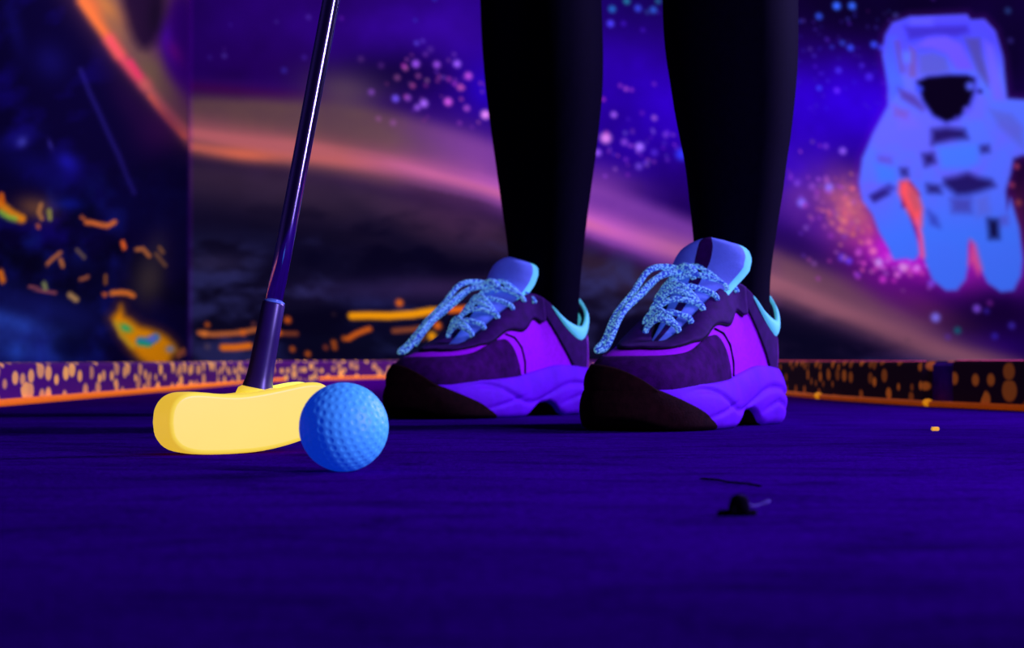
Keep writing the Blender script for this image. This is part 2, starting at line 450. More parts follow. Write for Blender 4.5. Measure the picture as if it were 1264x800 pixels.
    for (x, y, q, c, k) in [(513, 78, 5, (150, 80, 230), .9), (539, 79, 4.6, (150, 76, 220), .85), (564, 78, 4.8, (150, 90, 240), .9),
                            (578, 93, 5, (190, 80, 210), .85), (500, 83, 3.8, (176, 86, 160), .7), (488, 121, 4.6, (110, 80, 240), .9),
                            (503, 120, 4.4, (150, 80, 210), .7), (523, 127, 5.2, (160, 100, 240), .95), (515, 132, 4, (150, 90, 230), .8),
                            (553, 125, 5.2, (210, 90, 220), .9), (568, 107, 4.4, (200, 80, 170), .8), (576, 133, 4, (190, 90, 210), .7),
                            (599, 141, 5.6, (230, 140, 240), .95), (458, 113, 4, (130, 70, 190), .7), (490, 95, 4, (150, 80, 140), .6),
                            (509, 105, 3.6, (170, 70, 140), .7), (516, 93, 3.4, (160, 76, 150), .6), (485, 151, 4, (150, 80, 170), .5),
                            (467, 146, 3.4, (150, 80, 160), .5), (525, 66, 3.2, (120, 60, 170), .5), (531, 60, 4, (90, 50, 150), .5),
                            (554, 97, 3.4, (180, 60, 170), .6), (445, 72, 4, (90, 50, 120), .5), (470, 80, 4, (90, 40, 130), .5),
                            (748, 170, 7, (214, 130, 228), .95), (790, 181, 5.5, (160, 110, 250), .95), (738, 188, 4.5, (150, 90, 240), .9),
                            (771, 175, 4.5, (150, 80, 220), .7), (758, 141, 4, (170, 100, 240), .8), (808, 145, 3.6, (170, 100, 200), .7),
                            (773, 109, 3, (190, 80, 200), .7), (780, 110, 2.6, (170, 60, 190), .6), (766, 105, 2.6, (170, 60, 190), .6),
                            (745, 122, 2.6, (200, 60, 190), .6), (793, 139, 3, (120, 40, 180), .5), (808, 103, 2.6, (130, 50, 180), .6),
                            (789, 205, 4.6, (120, 80, 220), .7), (822, 166, 4, (130, 70, 210), .6), (842, 190, 8, (50, 60, 250), .8),
                            (808, 188, 4.6, (90, 50, 220), .6), (756, 10, 4.4, (30, 110, 190), .8), (774, 0, 4, (30, 130, 150), .8),
                            (788, 9, 4.4, (50, 70, 220), .8), (807, 11, 4.4, (40, 90, 200), .8), (754, 28, 4.4, (70, 60, 240), .9),
                            (770, 28, 3.4, (60, 20, 190), .6), (794, 36, 3, (60, 20, 180), .6), (813, 0, 3.6, (30, 110, 140), .7),
                            (1034, 6, 5, (50, 100, 255), .95), (1053, 6, 4.8, (50, 100, 250), .9), (1012, 19, 4.4, (44, 80, 230), .8),
                            (1107, 18, 4, (60, 70, 160), .5), (1041, 52, 3.6, (44, 70, 210), .7), (1051, 58, 4.2, (50, 70, 240), .9),
                            (1028, 57, 3, (44, 50, 190), .6), (1080, 54, 4.4, (50, 70, 240), .9), (1089, 58, 4, (50, 70, 250), .8),
                            (1036, 86, 4, (80, 60, 255), .6), (1074, 94, 5, (80, 50, 255), .6), (1012, 108, 3.4, (60, 70, 255), .7),
                            (1034, 111, 3.8, (110, 50, 255), .7), (1065, 80, 3.4, (80, 50, 240), .5), (1041, 186, 4.6, (140, 90, 240), .9),
                            (1020, 180, 3.6, (140, 70, 220), .6), (1246, 12, 4.4, (40, 70, 140), .6), (1249, 49, 4, (50, 40, 130), .6),
                            (990, 250, 5.6, (130, 110, 255), .9), (1024, 231, 5.4, (140, 110, 255), .9), (1021, 222, 4, (170, 90, 190), .7),
                            (1003, 230, 4.6, (150, 80, 210), .6), (985, 225, 4.6, (120, 60, 220), .6), (1040, 318, 5, (100, 60, 240), .9),
                            (1048, 322, 4.4, (110, 60, 250), .9), (1085, 324, 5.2, (200, 160, 250), .9), (1078, 310, 5, (250, 130, 190), .8),
                            (1115, 330, 5.6, (220, 170, 250), .95), (1132, 331, 4.6, (230, 140, 250), .9), (1108, 339, 4, (240, 130, 230), .8),
                            (1060, 312, 4, (210, 90, 220), .8), (1059, 340, 4, (140, 60, 230), .7), (1150, 350, 4.6, (130, 80, 240), .9),
                            (1155, 392, 6, (130, 120, 250), .95), (1206, 381, 5.2, (130, 80, 230), .9), (1182, 408, 4.6, (20, 100, 120), .9),
                            (1170, 416, 4, (90, 50, 170), .6), (1228, 415, 4.6, (56, 40, 190), .7), (1249, 402, 4.8, (70, 50, 200), .7),
                            (1120, 420, 3.6, (110, 70, 90), .6), (1218, 384, 4, (60, 40, 190), .6), (1222, 374, 4, (130, 40, 160), .6),
                            (1090, 345, 4.6, (220, 60, 220), .8), (1100, 318, 4.6, (240, 90, 230), .7), (1073, 299, 4.4, (240, 120, 170), .7),
                            (1256, 205, 4, (200, 80, 90), .6), (1250, 228, 4, (180, 70, 80), .6), (1258, 250, 4.4, (190, 90, 60), .5),
                            (375, 70, 3.4, (60, 30, 150), .6), (350, 86, 4, (50, 40, 160), .6), (276, 68, 3.6, (70, 50, 150), .6),
                            (380, 20, 3.4, (80, 50, 170), .5), (258, 70, 3, (50, 30, 130), .5)]:
        P.star(x, y, q, c, k)
    for i in range(34):
        x = r.gauss(545, 40); y = r.gauss(110, 26)
        P.star(x, y, r.uniform(1.6, 3), (r.randint(120, 190), r.randint(50, 90), r.randint(130, 210)), r.uniform(.25, .7))
    for i in range(50):
        x = r.gauss(1015, 28); y = r.gauss(250, 34) + (x - 1015) * 0.35
        P.star(x, y, r.uniform(1.6, 3.6), (r.randint(120, 200), r.randint(60, 100), r.randint(150, 240)), r.uniform(.25, .7))
    for i in range(60):
        P.star(r.gauss(1050, 16), r.gauss(265, 24), r.uniform(1.8, 3.6), (r.randint(190, 235), r.randint(90, 130), r.randint(100, 150)), r.uniform(.3, .7))
    for i in range(50):
        P.star(r.gauss(1100, 34), r.gauss(325, 14), r.uniform(1.8, 3.6), (r.randint(190, 250), r.randint(60, 140), r.randint(180, 250)), r.uniform(.3, .75))
    for i in range(40):
        P.star(r.gauss(785, 30), r.gauss(180, 16), r.uniform(1.6, 3), (r.randint(110, 190), r.randint(50, 100), r.randint(170, 240)), r.uniform(.25, .6))
    for i in range(60):
        P.star(r.uniform(985, 1100), r.uniform(10, 140), r.uniform(1.4, 2.6), (r.randint(40, 90), r.randint(30, 70), r.randint(150, 255)), r.uniform(.2, .5))
    for i in range(160):
        P.star(r.uniform(-60, 1700), r.uniform(-420, 60), r.uniform(1.4, 3.4), (r.randint(40, 120), r.randint(30, 90), r.randint(130, 240)), r.uniform(.2, .6))
    # city lights on the planet
    OR, OD = (255, 164, 10), (246, 112, 24)
    P.over(line(X, Y, [(434, 390), (455, 389.5), (480, 390), (510, 388), (530, 384.5), (543, 384)], 4.8, 3), OR)
    P.over(line(X, Y, [(555, 382.5), (572, 381.5), (590, 380)], 3.8, 3), OD)
    P.over(line(X, Y, [(486, 408.5), (505, 407), (523, 405)], 3.2, 2) * .7, (196, 98, 46))
    P.over(line(X, Y, [(430, 418), (440, 412), (450, 408), (456, 406)], 3.2, 2) * .9, OD)
    P.over(line(X, Y, [(275, 429), (290, 429), (308, 427)], 4.2, 2), (250, 124, 20))
    P.over(line(X, Y, [(246, 411), (262, 413), (285, 412), (300, 410), (315, 407)], 3.2, 2) * .85, (226, 120, 56))
    P.over(line(X, Y, [(343, 411), (356, 412), (366, 412)], 3, 2) * .6, (200, 92, 40))
    for (x, y, q, c, k) in [(493, 374, 4.8, OD, .95), (540, 402, 5, OD, 1), (533, 415, 6, OR, 1), (521, 417, 3.6, (150, 70, 40), .8),
                            (578, 393, 3.4, OD, .9), (355, 395, 4.4, (230, 100, 24), .95), (344, 411, 4, OD, .9), (361, 431, 3.4, OD, .8),
                            (380, 437, 3.6, OD, .8), (402, 429, 3.2, (190, 80, 40), .7), (412, 423, 3.6, OD, .7), (413, 429, 3.4, OD, .7),
                            (425, 418, 3.4, OD, .8), (256, 401, 3.2, OD, .8), (227, 408, 3, OD, .7), (252, 412, 4.4, (240, 130, 50), .9),
                            (300, 411, 4, OD, .8), (313, 400, 3, (180, 90, 70), .5), (256, 428, 4, (120, 90, 90), .5), (412, 388, 3, (80, 50, 50), .4)]:
        P.star(x, y, q, c, k)
    # ---- the floating spaceman printed on the right
    A = lambda *p: [(1000 + x / 3.076, y / 3.076) for x, y in p]
    B = lambda *p: [(944 + x / 2.5, 220 + y / 2.5) for x, y in p]
    suit = (82, 108, 255)
    body = A((320, 85), (385, 62), (600, 55), (612, 74), (665, 72), (705, 115), (735, 210), (752, 372), (830, 378), (960, 420), (960, 640), (812, 585),
             (775, 600), (762, 665), (745, 725), (750, 800)) + B((760, 60), (785, 150), (795, 250), (790, 300), (768, 345), (730, 350),
             (690, 322), (665, 270), (648, 205), (635, 188), (628, 205), (626, 270), (618, 312), (592, 344), (560, 345), (520, 312),
             (495, 250), (486, 190), (470, 110), (455, 60)) + A((420, 740), (385, 690), (345, 690), (350, 790)) + B(
             (440, 90), (458, 150), (474, 200), (478, 232), (462, 252), (440, 246), (400, 250), (384, 215), (355, 165), (335, 110), (305, 70), (294, 20)) + A(
             (188, 690), (200, 600), (240, 512), (300, 400), (302, 330), (280, 205), (292, 130))
    gl = poly(X, Y, body, 12)
    P.over(gl * 0.35, (150, 30, 230))
    inside = poly(X, Y, body, 2.4)
    P.over(inside, suit)
    P.over(inside * np.clip((n2 - 0.42) * 3, 0, 0.8), (98, 96, 250))
    P.over(inside * np.clip((Y - 230) / 60, 0, 1) * 0.85, (62, 118, 255))
    P.over(inside * blob(X, Y, 1080, 250, 24, 34) * 0.4, (100, 90, 255))
    P.over(inside * np.clip((95 - Y) / 40, 0, 1) * 0.7, (66, 54, 240))
    P.over(poly(X, Y, A((300, 140), (330, 130), (345, 250), (360, 330), (310, 380), (300, 330), (285, 210)), 3) * .6, (60, 90, 250))
    P.over(poly(X, Y, A((360, 95), (600, 92), (610, 120), (560, 135), (480, 130), (380, 150)), 4) * .75, (52, 34, 170))
    P.over(poly(X, Y, A((385, 66), (470, 66), (470, 92), (385, 92)), 4) * .7, (92, 84, 255))
    P.over(poly(X, Y, A((400, 175), (450, 140), (520, 135), (580, 165), (625, 262), (560, 262), (520, 200), (470, 180)), 3), (98, 78, 255))
    P.over(poly(X, Y, A((415, 205), (470, 195), (520, 215), (535, 265), (490, 282), (420, 280)), 4) * .8, (84, 84, 190))
    P.over(poly(X, Y, A((590, 140), (650, 140), (660, 210), (690, 300), (680, 330), (640, 270), (620, 220)), 4) * .8, (74, 66, 150))
    P.over(poly(X, Y, A((665, 150), (700, 170), (735, 330), (745, 380), (700, 380), (680, 300)), 4) * .7, (110, 90, 255))
    P.over(poly(X, Y, A((380, 170), (405, 190), (405, 290), (380, 290)), 4) * .75, (110, 72, 140))
    P.over(poly(X, Y, A((320, 150), (345, 150), (365, 270), (345, 275)), 4) * .7, (92, 62, 150))
    P.over(poly(X, Y, A((335, 330), (400, 360), (440, 405), (430, 420), (350, 372)), 4) * .75, (74, 46, 140))
    P.over(poly(X, Y, A((355, 195), (385, 195), (385, 235), (358, 235)), 4) * .8, (84, 116, 255))
    P.over(poly(X, Y, A((400, 305), (450, 284), (520, 276), (600, 276), (640, 290), (640, 345), (615, 410), (570, 452), (520, 470), (468, 445), (425, 385)), 3), (70, 70, 220))
    P.over(poly(X, Y, A((410, 308), (450, 290), (530, 283), (600, 284), (628, 296), (625, 345), (605, 400), (565, 446), (520, 460), (472, 435), (435, 380)), 2.6), (9, 2, 26))
    for (x, y, q, c, k) in [(418, 335, 5, (56, 70, 240), .9), (612, 325, 6, (84, 96, 250), .9), (598, 415, 5, (90, 84, 240), .8), (650, 345, 3.4, (20, 10, 80), .8), (560, 448, 3.6, (70, 60, 200), .7)]:
        P.star(1000 + x / 3.076, y / 3.076, q, c, k)
    dk = (24, 8, 74)
    for q in [A((465, 490), (520, 482), (590, 490), (602, 525), (540, 530), (465, 548)), A((430, 585), (470, 580), (480, 615), (440, 630)),
              A((648, 555), (680, 552), (682, 574), (652, 578)), A((512, 678), (560, 668), (600, 655), (640, 672), (690, 682), (705, 705), (650, 725), (600, 738), (560, 740), (510, 700)),
              A((445, 700), (490, 705), (500, 732), (450, 730)), A((345, 640), (370, 640), (372, 668), (350, 664)), A((235, 745), (280, 725), (300, 735), (245, 762))]:
        P.over(poly(X, Y, q, 5) * .85, dk)
    for q, c, m in [(A((485, 555), (640, 548), (645, 620), (600, 640), (500, 640)), (66, 120, 255), .9), (A((330, 420), (400, 440), (420, 480), (340, 490)), (110, 96, 250), .6),
                    (A((680, 410), (770, 430), (812, 480), (812, 560), (720, 480)), (84, 90, 200), .7), (A((260, 590), (310, 600), (312, 620), (262, 615)), (92, 60, 180), .7),
                    (A((250, 620), (330, 640), (330, 690), (260, 690)), (60, 120, 255), .8), (A((320, 400), (380, 420), (370, 450), (320, 440)), (120, 70, 170), .6),
                    (B((690, 125), (722, 128), (724, 185), (695, 186)), (12, 4, 50), .95), (B((505, 100), (530, 120), (540, 150), (515, 140)), (40, 40, 150), .7),
                    (B((575, 60), (640, 62), (640, 108), (580, 106)), (60, 40, 130), .55), (B((650, 60), (690, 50), (700, 110), (655, 120)), (90, 96, 210), .6),
                    (B((330, 55), (385, 20), (400, 30), (340, 68)), (34, 16, 110), .8), (B((730, 120), (750, 115), (750, 140), (732, 145)), (80, 70, 180), .7)]:
        P.over(poly(X, Y, q, 5) * m, c)
    gap = A((342, 690), (372, 682), (410, 730), (428, 790), (425, 860), (400, 850), (365, 790), (338, 730))
    P.over(poly(X, Y, gap, 4), (250, 84, 96))
    P.over(poly(X, Y, A((375, 700), (405, 725), (420, 790), (400, 800), (378, 745)), 5) * .7, (170, 80, 110))
    P.over(line(X, Y, B((470, 130), (482, 180), (488, 240)), 3.4) * .9, (240, 90, 150))
    P.over(poly(X, Y, B((636, 190), (652, 205), (672, 280), (660, 300), (640, 262), (630, 268)), 4) * .9, (220, 80, 150))
    P.over(blob(X, Y, 236, 200, 1.2, 900, 0, 1.5) * .45, (84, 0, 150))
    return P.c

def rocks(X, Y):
    P = Paint(X, Y, (11, 4, 50))
    n1 = fbm(X, Y, 70, 11, 5); n2 = fbm(X, Y, 26, 12, 4); n3 = fbm(X + Y * 0.5, Y, 40, 13, 4, 0.7)
    P.over(np.clip((n3 - 0.5) * 3.2, 0, 0.75) * np.clip((150 - X) / 60, 0, 1), (20, 8, 112))
    P.over(blob(X, Y, 60, 75, 24, 20, 50) * .5, (24, 18, 120))
    P.over(blob(X, Y, 15, 30, 10, 40, -15) * .5, (22, 16, 110))
    P.over(blob(X, Y, 20, 170, 26, 10, -20) * .6, (28, 24, 140))
    P.over(blob(X, Y, 82, 200, 16, 12, 40) * .8, (32, 26, 190))
    P.over(blob(X, Y, 60, 215, 70, 20, 25) * .5, (20, 16, 130))
    P.over(blob(X, Y, 26, 175, 7, 6, -40) * .8, (70, 70, 190))
    P.over(blob(X, Y, 61, 178, 2.6, 7, -20) * .7, (60, 50, 170))
    P.over(line(X, Y, [(98, 85), (110, 115), (122, 140), (133, 165), (146, 192), (155, 215), (165, 238)], 3.4) * .5, (46, 36, 150))
    # violet sky to the right of the ring
    ring = [(70, -40), (95, -5), (118, 30), (140, 60), (160, 85), (182, 115), (205, 145), (222, 168), (240, 190)]
    rx = np.interp(Y, [p[1] for p in ring], [p[0] for p in ring])
    d = X - rx
    right = np.clip(d / 20 + 0.5, 0, 1) * (Y < 200)
    P.over(np.clip(right, 0, 1), (112, 76, 80))
    P.over(np.clip((d - 4) / 16, 0, 1) * blob(X, Y, 186, 92, 26, 36, 48), (118, 92, 74))
    P.over(blob(X, Y, 224, 70, 26, 62, -14, 1.6) * (d > 0), (54, 0, 120))
    P.over(blob(X, Y, 225, 30, 22, 60, 0, 1.6), (46, 0, 108))
    P.over(blob(X, Y, 204, 48, 8, 26, -15) * .8, (58, 12, 170))
    P.over(blob(X, Y, 213, 62, 9, 18, -30) * .7, (96, 8, 120))
    P.over(poly(X, Y, [(146, -20), (150, 8), (156, 30), (164, 48), (172, 58), (180, 60), (190, 52), (198, 36), (202, 10), (204, -20)], 8), (36, 16, 52))
    P.over(blob(X, Y, 190, 20, 9, 30, 0) * .6, (22, 12, 36))
    P.over(blob(X, Y, 200, 45, 10, 22, 25) * .3, (80, 10, 150))
    # glow left of the ring then the bright ring itself
    P.over(np.exp(-(np.minimum(d, 0) / 26) ** 2) * (d < 0) * .55 * (1 - np.clip((Y - 170) / 40, 0, 1)), (74, 40, 66))
    P.over(blob(X, Y, 128, 8, 15, 30, -35) * .95, (196, 122, 66))
    P.over(blob(X, Y, 112, 5, 10, 26, -33) * .9, (226, 110, 62))
    P.over(blob(X, Y, 140, 32, 7, 24, -35) * .7, (150, 100, 76))
    P.over(line(X, Y, [(100, 0), (118, 26), (134, 48), (146, 66)], 7.0) * .95, (250, 122, 62))
    P.over(line(X, Y, [(134, 48), (146, 66), (158, 82), (166, 92), (178, 104)], 7.5) * .9, (246, 84, 104))
    P.over(line(X, Y, [(160, 76), (168, 88), (172, 94)], 4.4) * .8, (252, 60, 110))
    P.over(line(X, Y, [(178, 104), (196, 128), (216, 150), (236, 172)], 8) * .9, (216, 106, 100))
    P.over(line(X, Y, [(184, 118), (205, 146), (226, 168)], 3.2) * .7, (250, 110, 80))
    P.over(blob(X, Y, 205, 110, 12, 30, -40) * .6, (104, 76, 74))
    P.over(blob(X, Y, 196, 160, 30, 34, 40) * .55, (60, 14, 78))
    P.over(blob(X, Y, 160, 130, 18, 40, -35) * .4, (48, 14, 70))
    # lower rocks
    low = np.clip((Y - 215 + (X - 60) * 0.18) / 40, 0, 1)
    P.over(low * np.clip((n2 - 0.38) * 2.6, 0, 0.85) * np.clip((190 - X) / 60, 0.2, 1), (18, 24, 110))
    P.over(low * np.clip((0.46 - n1) * 5, 0, 0.8), (6, 3, 28))
    P.over(blob(X, Y, 80, 252, 22, 8, 0) * .7, (14, 26, 150))
    P.over(blob(X, Y, 150, 250, 60, 14, 40) * .4, (10, 8, 60))
    P.over(blob(X, Y, 60, 380, 90, 22, 16) * .75, (22, 26, 104))
    P.over(blob(X, Y, 20, 415, 56, 30, 22) * (0.4 + 0.9 * n2), (46, 76, 196))
    P.over(blob(X, Y, 10, 395, 50, 10, 14) * (0.3 + n2) * .8, (52, 92, 220))
    P.over(blob(X, Y, 30, 436, 40, 12, 10) * (0.3 + n2) * .9, (44, 84, 210))
    P.over(blob(X, Y, 90, 432, 24, 12) * .8, (8, 10, 60))
    P.over(blob(X, Y, 110, 340, 40, 22, 20) * .7, (7, 4, 34))
    P.over(blob(X, Y, 185, 345, 22, 34, 14) * .75, (74, 62, 60))
    P.over(blob(X, Y, 196, 305, 16, 24, 10) * .5, (52, 44, 66))
    P.over(blob(X, Y, 218, 330, 16, 80, 0) * .5, (16, 6, 54))
    P.over(blob(X, Y, 42, 256, 24, 14, 10) * .8, (120, 80, 56))
    OR = (255, 140, 14)
    P.over(line(X, Y, [(-6, 248), (4, 256), (14, 264), (26, 270)], 6, 2), (250, 150, 30))
    P.over(line(X, Y, [(0, 262), (10, 268), (18, 270)], 3.4), (150, 210, 70))
    P.over(line(X, Y, [(1, 240), (3, 250)], 3, 2), (240, 110, 20))
    P.over(line(X, Y, [(0, 336), (3, 346)], 4, 2), (250, 130, 30))
    for pts, w, c in [([(50, 252), (47, 262), (51, 270)], 3.4, (180, 120, 70)), ([(60, 260), (61, 270)], 3.6, (150, 150, 70)), ([(46, 278), (47, 280)], 3.2, (190, 96, 60)),
                      ([(106, 274), (118, 276), (132, 279), (141, 274)], 4, (226, 116, 50)), ([(100, 268), (103, 270)], 3, (180, 90, 50)),
                      ([(151, 299), (153, 306)], 3.6, (250, 110, 40)), ([(168, 308), (176, 307), (184, 316)], 3.2, (196, 116, 60)), ([(192, 313), (204, 328)], 2.6, (130, 88, 60)),
                      ([(58, 326), (66, 318), (74, 312)], 3, (190, 110, 60)), ([(74, 320), (77, 328)], 3, (200, 120, 60)), ([(94, 308), (104, 318)], 2.4, (110, 90, 70)),
                      ([(99, 345), (108, 342)], 3, (160, 90, 60)), ([(130, 340), (130, 350)], 2.6, (150, 90, 40)), ([(128, 363), (130, 364)], 3, (230, 110, 40)),
                      ([(138, 362), (148, 361), (158, 362), (164, 365)], 4.4, (238, 128, 44)), ([(36, 354), (50, 358), (68, 362)], 2.6, (150, 80, 90)),
                      ([(86, 364), (94, 370)], 4.4, (190, 150, 90)), ([(54, 350), (56, 356)], 3.6, (140, 150, 90)), ([(196, 305), (201, 312)], 2.4, (150, 100, 60)),
                      ([(220, 440), (226, 432)], 3, (200, 110, 60)), ([(222, 436), (226, 436)], 5, (150, 80, 70))]:
        P.over(line(X, Y, pts, w * 0.78, 2), c)
    lava = [(138, 393), (146, 384), (149, 377), (153, 390), (160, 394), (172, 403), (184, 406), (196, 410), (206, 416), (214, 424), (219, 432), (212, 440), (208, 450), (196, 452), (184, 446), (172, 438), (160, 428), (150, 414)]
    P.over(poly(X, Y, lava, 14) * .7, (170, 90, 20))
    P.over(poly(X, Y, lava, 5), (255, 160, 10))
    P.over(blob(X, Y, 180, 440, 16, 8, 30) * .8, (255, 160, 10))
    P.over(blob(X, Y, 155, 405, 8, 4.6, 25), (30, 200, 120))
    P.over(line(X, Y, [(173, 421), (184, 422), (192, 417)], 5.5, 2), (60, 150, 190))
    P.over(blob(X, Y, 188, 418, 6, 4, -20), (120, 120, 240))
    P.over(line(X, Y, [(172, 424), (184, 426)], 2.6), (20, 190, 120))
    P.over(blob(X, Y, 210, 431, 5, 4), (120, 150, 210))
    P.over(line(X, Y, [(143, 398), (150, 414), (164, 428)], 3) * .8, (230, 190, 40))
    P.over(blob(X, Y, 232, 200, 1.4, 900, 0, 1.5) * .4, (70, 0, 140))
    return P.c

def print_mat(name, gain):
    m = bpy.data.materials.new(name); m.use_nodes = True
    nt = m.node_tree; b = nt.nodes['Principled BSDF']
    b.inputs['Roughness'].default_value = 0.85
    b.inputs['Specular IOR Level'].default_value = 0.0
    at = nt.nodes.new('ShaderNodeAttribute'); at.attribute_name = 'ink'
    tc = nt.nodes.new('ShaderNodeTexCoord')
    nz = nt.nodes.new('ShaderNodeTexNoise'); nz.inputs['Scale'].default_value = 240
    nt.links.new(tc.outputs['Object'], nz.inputs['Vector'])
    rp = nt.nodes.new('ShaderNodeMapRange'); rp.inputs[3].default_value = gain * 0.9; rp.inputs[4].default_value = gain * 1.1
    nt.links.new(nz.outputs['Fac'], rp.inputs[0])
    vm = nt.nodes.new('ShaderNodeVectorMath'); vm.operation = 'SCALE'
    nt.links.new(at.outputs['Color'], vm.inputs[0]); nt.links.new(rp.outputs[0], vm.inputs['Scale'])
    nt.links.new(vm.outputs[0], b.inputs['Base Color'])
    return m

def printed_sheet(name, U, W, point, paint, label, m, off):
    nu, nw = len(U), len(W)
    X, Y = np.meshgrid(U, W)
    col = srgb(np.clip(paint(X, Y), 0, 255))
    V = [point(u, w) for w in W for u in U]
    F = [(j * nu + i, j * nu + i + 1, (j + 1) * nu + i + 1, (j + 1) * nu + i) for j in range(nw - 1) for i in range(nu - 1)]
    # thickness: a back sheet and the rim
    n0 = len(V)
    rim = [0, nu - 1, nu * nw - 1, nu * (nw - 1)]
    V += [tuple(np.array(V[i]) + np.array(off)) for i in rim]
    F += [(n0, n0 + 1, n0 + 2, n0 + 3)]
    me = bpy.data.meshes.new(name)
    me.from_pydata(V, [], F)
    a = me.color_attributes.new('ink', 'FLOAT_COLOR', 'POINT')
    buf = np.ones((len(V), 4), np.float32)
    buf[:n0, :3] = col.reshape(-1, 3)
    a.data.foreach_set('color', buf.ravel())
    me.materials.append(m)
    o = bpy.data.objects.new(name, me); C.objects.link(o)
    tag(o, label, 'mural')
    return o

# back wall sheet: 1 unit = BACK_Y / FPX metres
k = BACK_Y / FPX
U = np.concatenate([np.arange(232.6, 1290, 2.4), np.arange(1295, 1860, 14)])
W = np.concatenate([np.arange(-440, -10, 12), np.arange(-6, 446, 2.3), [456, 463]])
MB = print_mat('galaxy_print', 0.92)
printed_sheet('wall_mural', U, W, lambda u, w: ((u - 632) * k, BACK_Y, CAM_Z + (HORIZON - w) * k), galaxy,
              'large galaxy mural with planet ring, city lights and floating spaceman on the back wall', MB, (0, 0.003, 0))
# left wall sheet: printed long and foreshortened, running towards the viewer
def left_point(u, w):
    y = CORNER_X * FPX / (u - 632)
    return (CORNER_X, y, CAM_Z + (HORIZON - w) * y / FPX)
def left_sheet():
    U = np.concatenate([np.linspace(-820, -30, 40), np.arange(-10, 233.4, 2.0), [233.2]])
    U = U[::-1]
    W0 = np.concatenate([np.linspace(2.45, 1.30, 14), np.linspace(1.28, 0.0, 240)])
    V, cols = [], []
    D = CORNER_X * FPX / (U - 632)
    Z, Dg = np.meshgrid(W0, D, indexing='ij')
    Ug = np.broadcast_to(U, Z.shape)
    Wg = HORIZON - (Z - CAM_Z) * FPX / Dg
    col = srgb(np.clip(rocks(Ug, Wg), 0, 255))
    nu, nw = len(U), len(W0)
    V = [(CORNER_X, float(Dg[j, i]), float(Z[j, i])) for j in range(nw) for i in range(nu)]
    F = [(j * nu + i, j * nu + i + 1, (j + 1) * nu + i + 1, (j + 1) * nu + i) for j in range(nw - 1) for i in range(nu - 1)]
    n0 = len(V)
    V += [tuple(np.array(V[i]) + np.array((-0.003, 0, 0))) for i in (0, nu - 1, nu * nw - 1, nu * (nw - 1))]
    F += [(n0, n0 + 1, n0 + 2, n0 + 3)]
    me = bpy.data.meshes.new('wall_mural'); me.from_pydata(V, [], F)
    a = me.color_attributes.new('ink', 'FLOAT_COLOR', 'POINT')
    buf = np.ones((len(V), 4), np.float32); buf[:n0, :3] = col.reshape(-1, 3)
    a.data.foreach_set('color', buf.ravel())
    me.materials.append(print_mat('rock_print', 1.0))
    o = bpy.data.objects.new('wall_mural', me); C.objects.link(o)
    tag(o, 'dark blue rock and lava mural with an orange ring arc, on the left wall', 'mural')
left_sheet()

# ------------------------------------------------------------------ carpet-covered rails round the lane and the orange cord
def rail(path, width, height, side, m, label, topmat=None):
    """rounded plank swept along a plan path; the inner face lies on the path, `side` = which side the body goes"""
    P = [Vector((p[0], p[1], 0)) for p in path]
    r = 0.006
    prof = [(0, 0.0), (0, height - r)] + [(r - r * math.cos(a), height - r + r * math.sin(a)) for a in (PI / 6, PI / 3, PI / 2)]
    prof += [(width - r, height)] + [(width - r + r * math.sin(a), height - r + r * math.cos(a)) for a in (PI / 6, PI / 3, PI / 2)] + [(width, 0)]
    arc = [0]
    for i in range(1, len(prof)): arc.append(arc[-1] + math.hypot(prof[i][0] - prof[i - 1][0], prof[i][1] - prof[i - 1][1]))
    V, F, UV = [], [], []
    s = 0; n = len(prof); ss = []
    for i, p in enumerate(P):
        if i: s += (p - P[i - 1]).length
        ss.append(s)
        t = (P[min(i + 1, len(P) - 1)] - P[max(i - 1, 0)]).normalized()
        o = Vector((-t.y, t.x, 0)) * side
        for (a, z) in prof: V.append(p + o * a + Vector((0, 0, z)))
    fm = []
    for i in range(len(P) - 1):
        for j in range(n - 1):
            F.append((i * n + j, i * n + j + 1, (i + 1) * n + j + 1, (i + 1) * n + j))
            UV.append([(ss[i], arc[j]), (ss[i], arc[j + 1]), (ss[i + 1], arc[j + 1]), (ss[i + 1], arc[j])])
            fm.append(1 if (topmat and j in (3, 4)) else 0)
    F.append(tuple(range(n))); UV.append([(prof[j][0], prof[j][1]) for j in range(n)]); fm.append(0)
    q = (len(P) - 1) * n
    F.append(tuple(q + j for j in range(n))); UV.append([(prof[j][0], prof[j][1]) for j in range(n)]); fm.append(0)
    me = bpy.data.meshes.new('lane_rail'); me.from_pydata([tuple(v) for v in V], [], F)
    uv = me.uv_layers.new(name='UVMap')
    for pl, cs in zip(me.polygons, UV):
        for li, c in zip(pl.loop_indices, cs): uv.data[li].uv = c
    me.materials.append(m)
    if topmat: me.materials.append(topmat)
    me.polygons.foreach_set('material_index', fm)
    bm = bmesh.new(); bm.from_mesh(me); bmesh.ops.recalc_face_normals(bm, faces=bm.faces); bm.to_mesh(me); bm.free()
    o = bpy.data.objects.new('lane_rail', me); C.objects.link(o)
    tag(o, label, 'lane rail', 'carpeted rails round the lane')
    return o

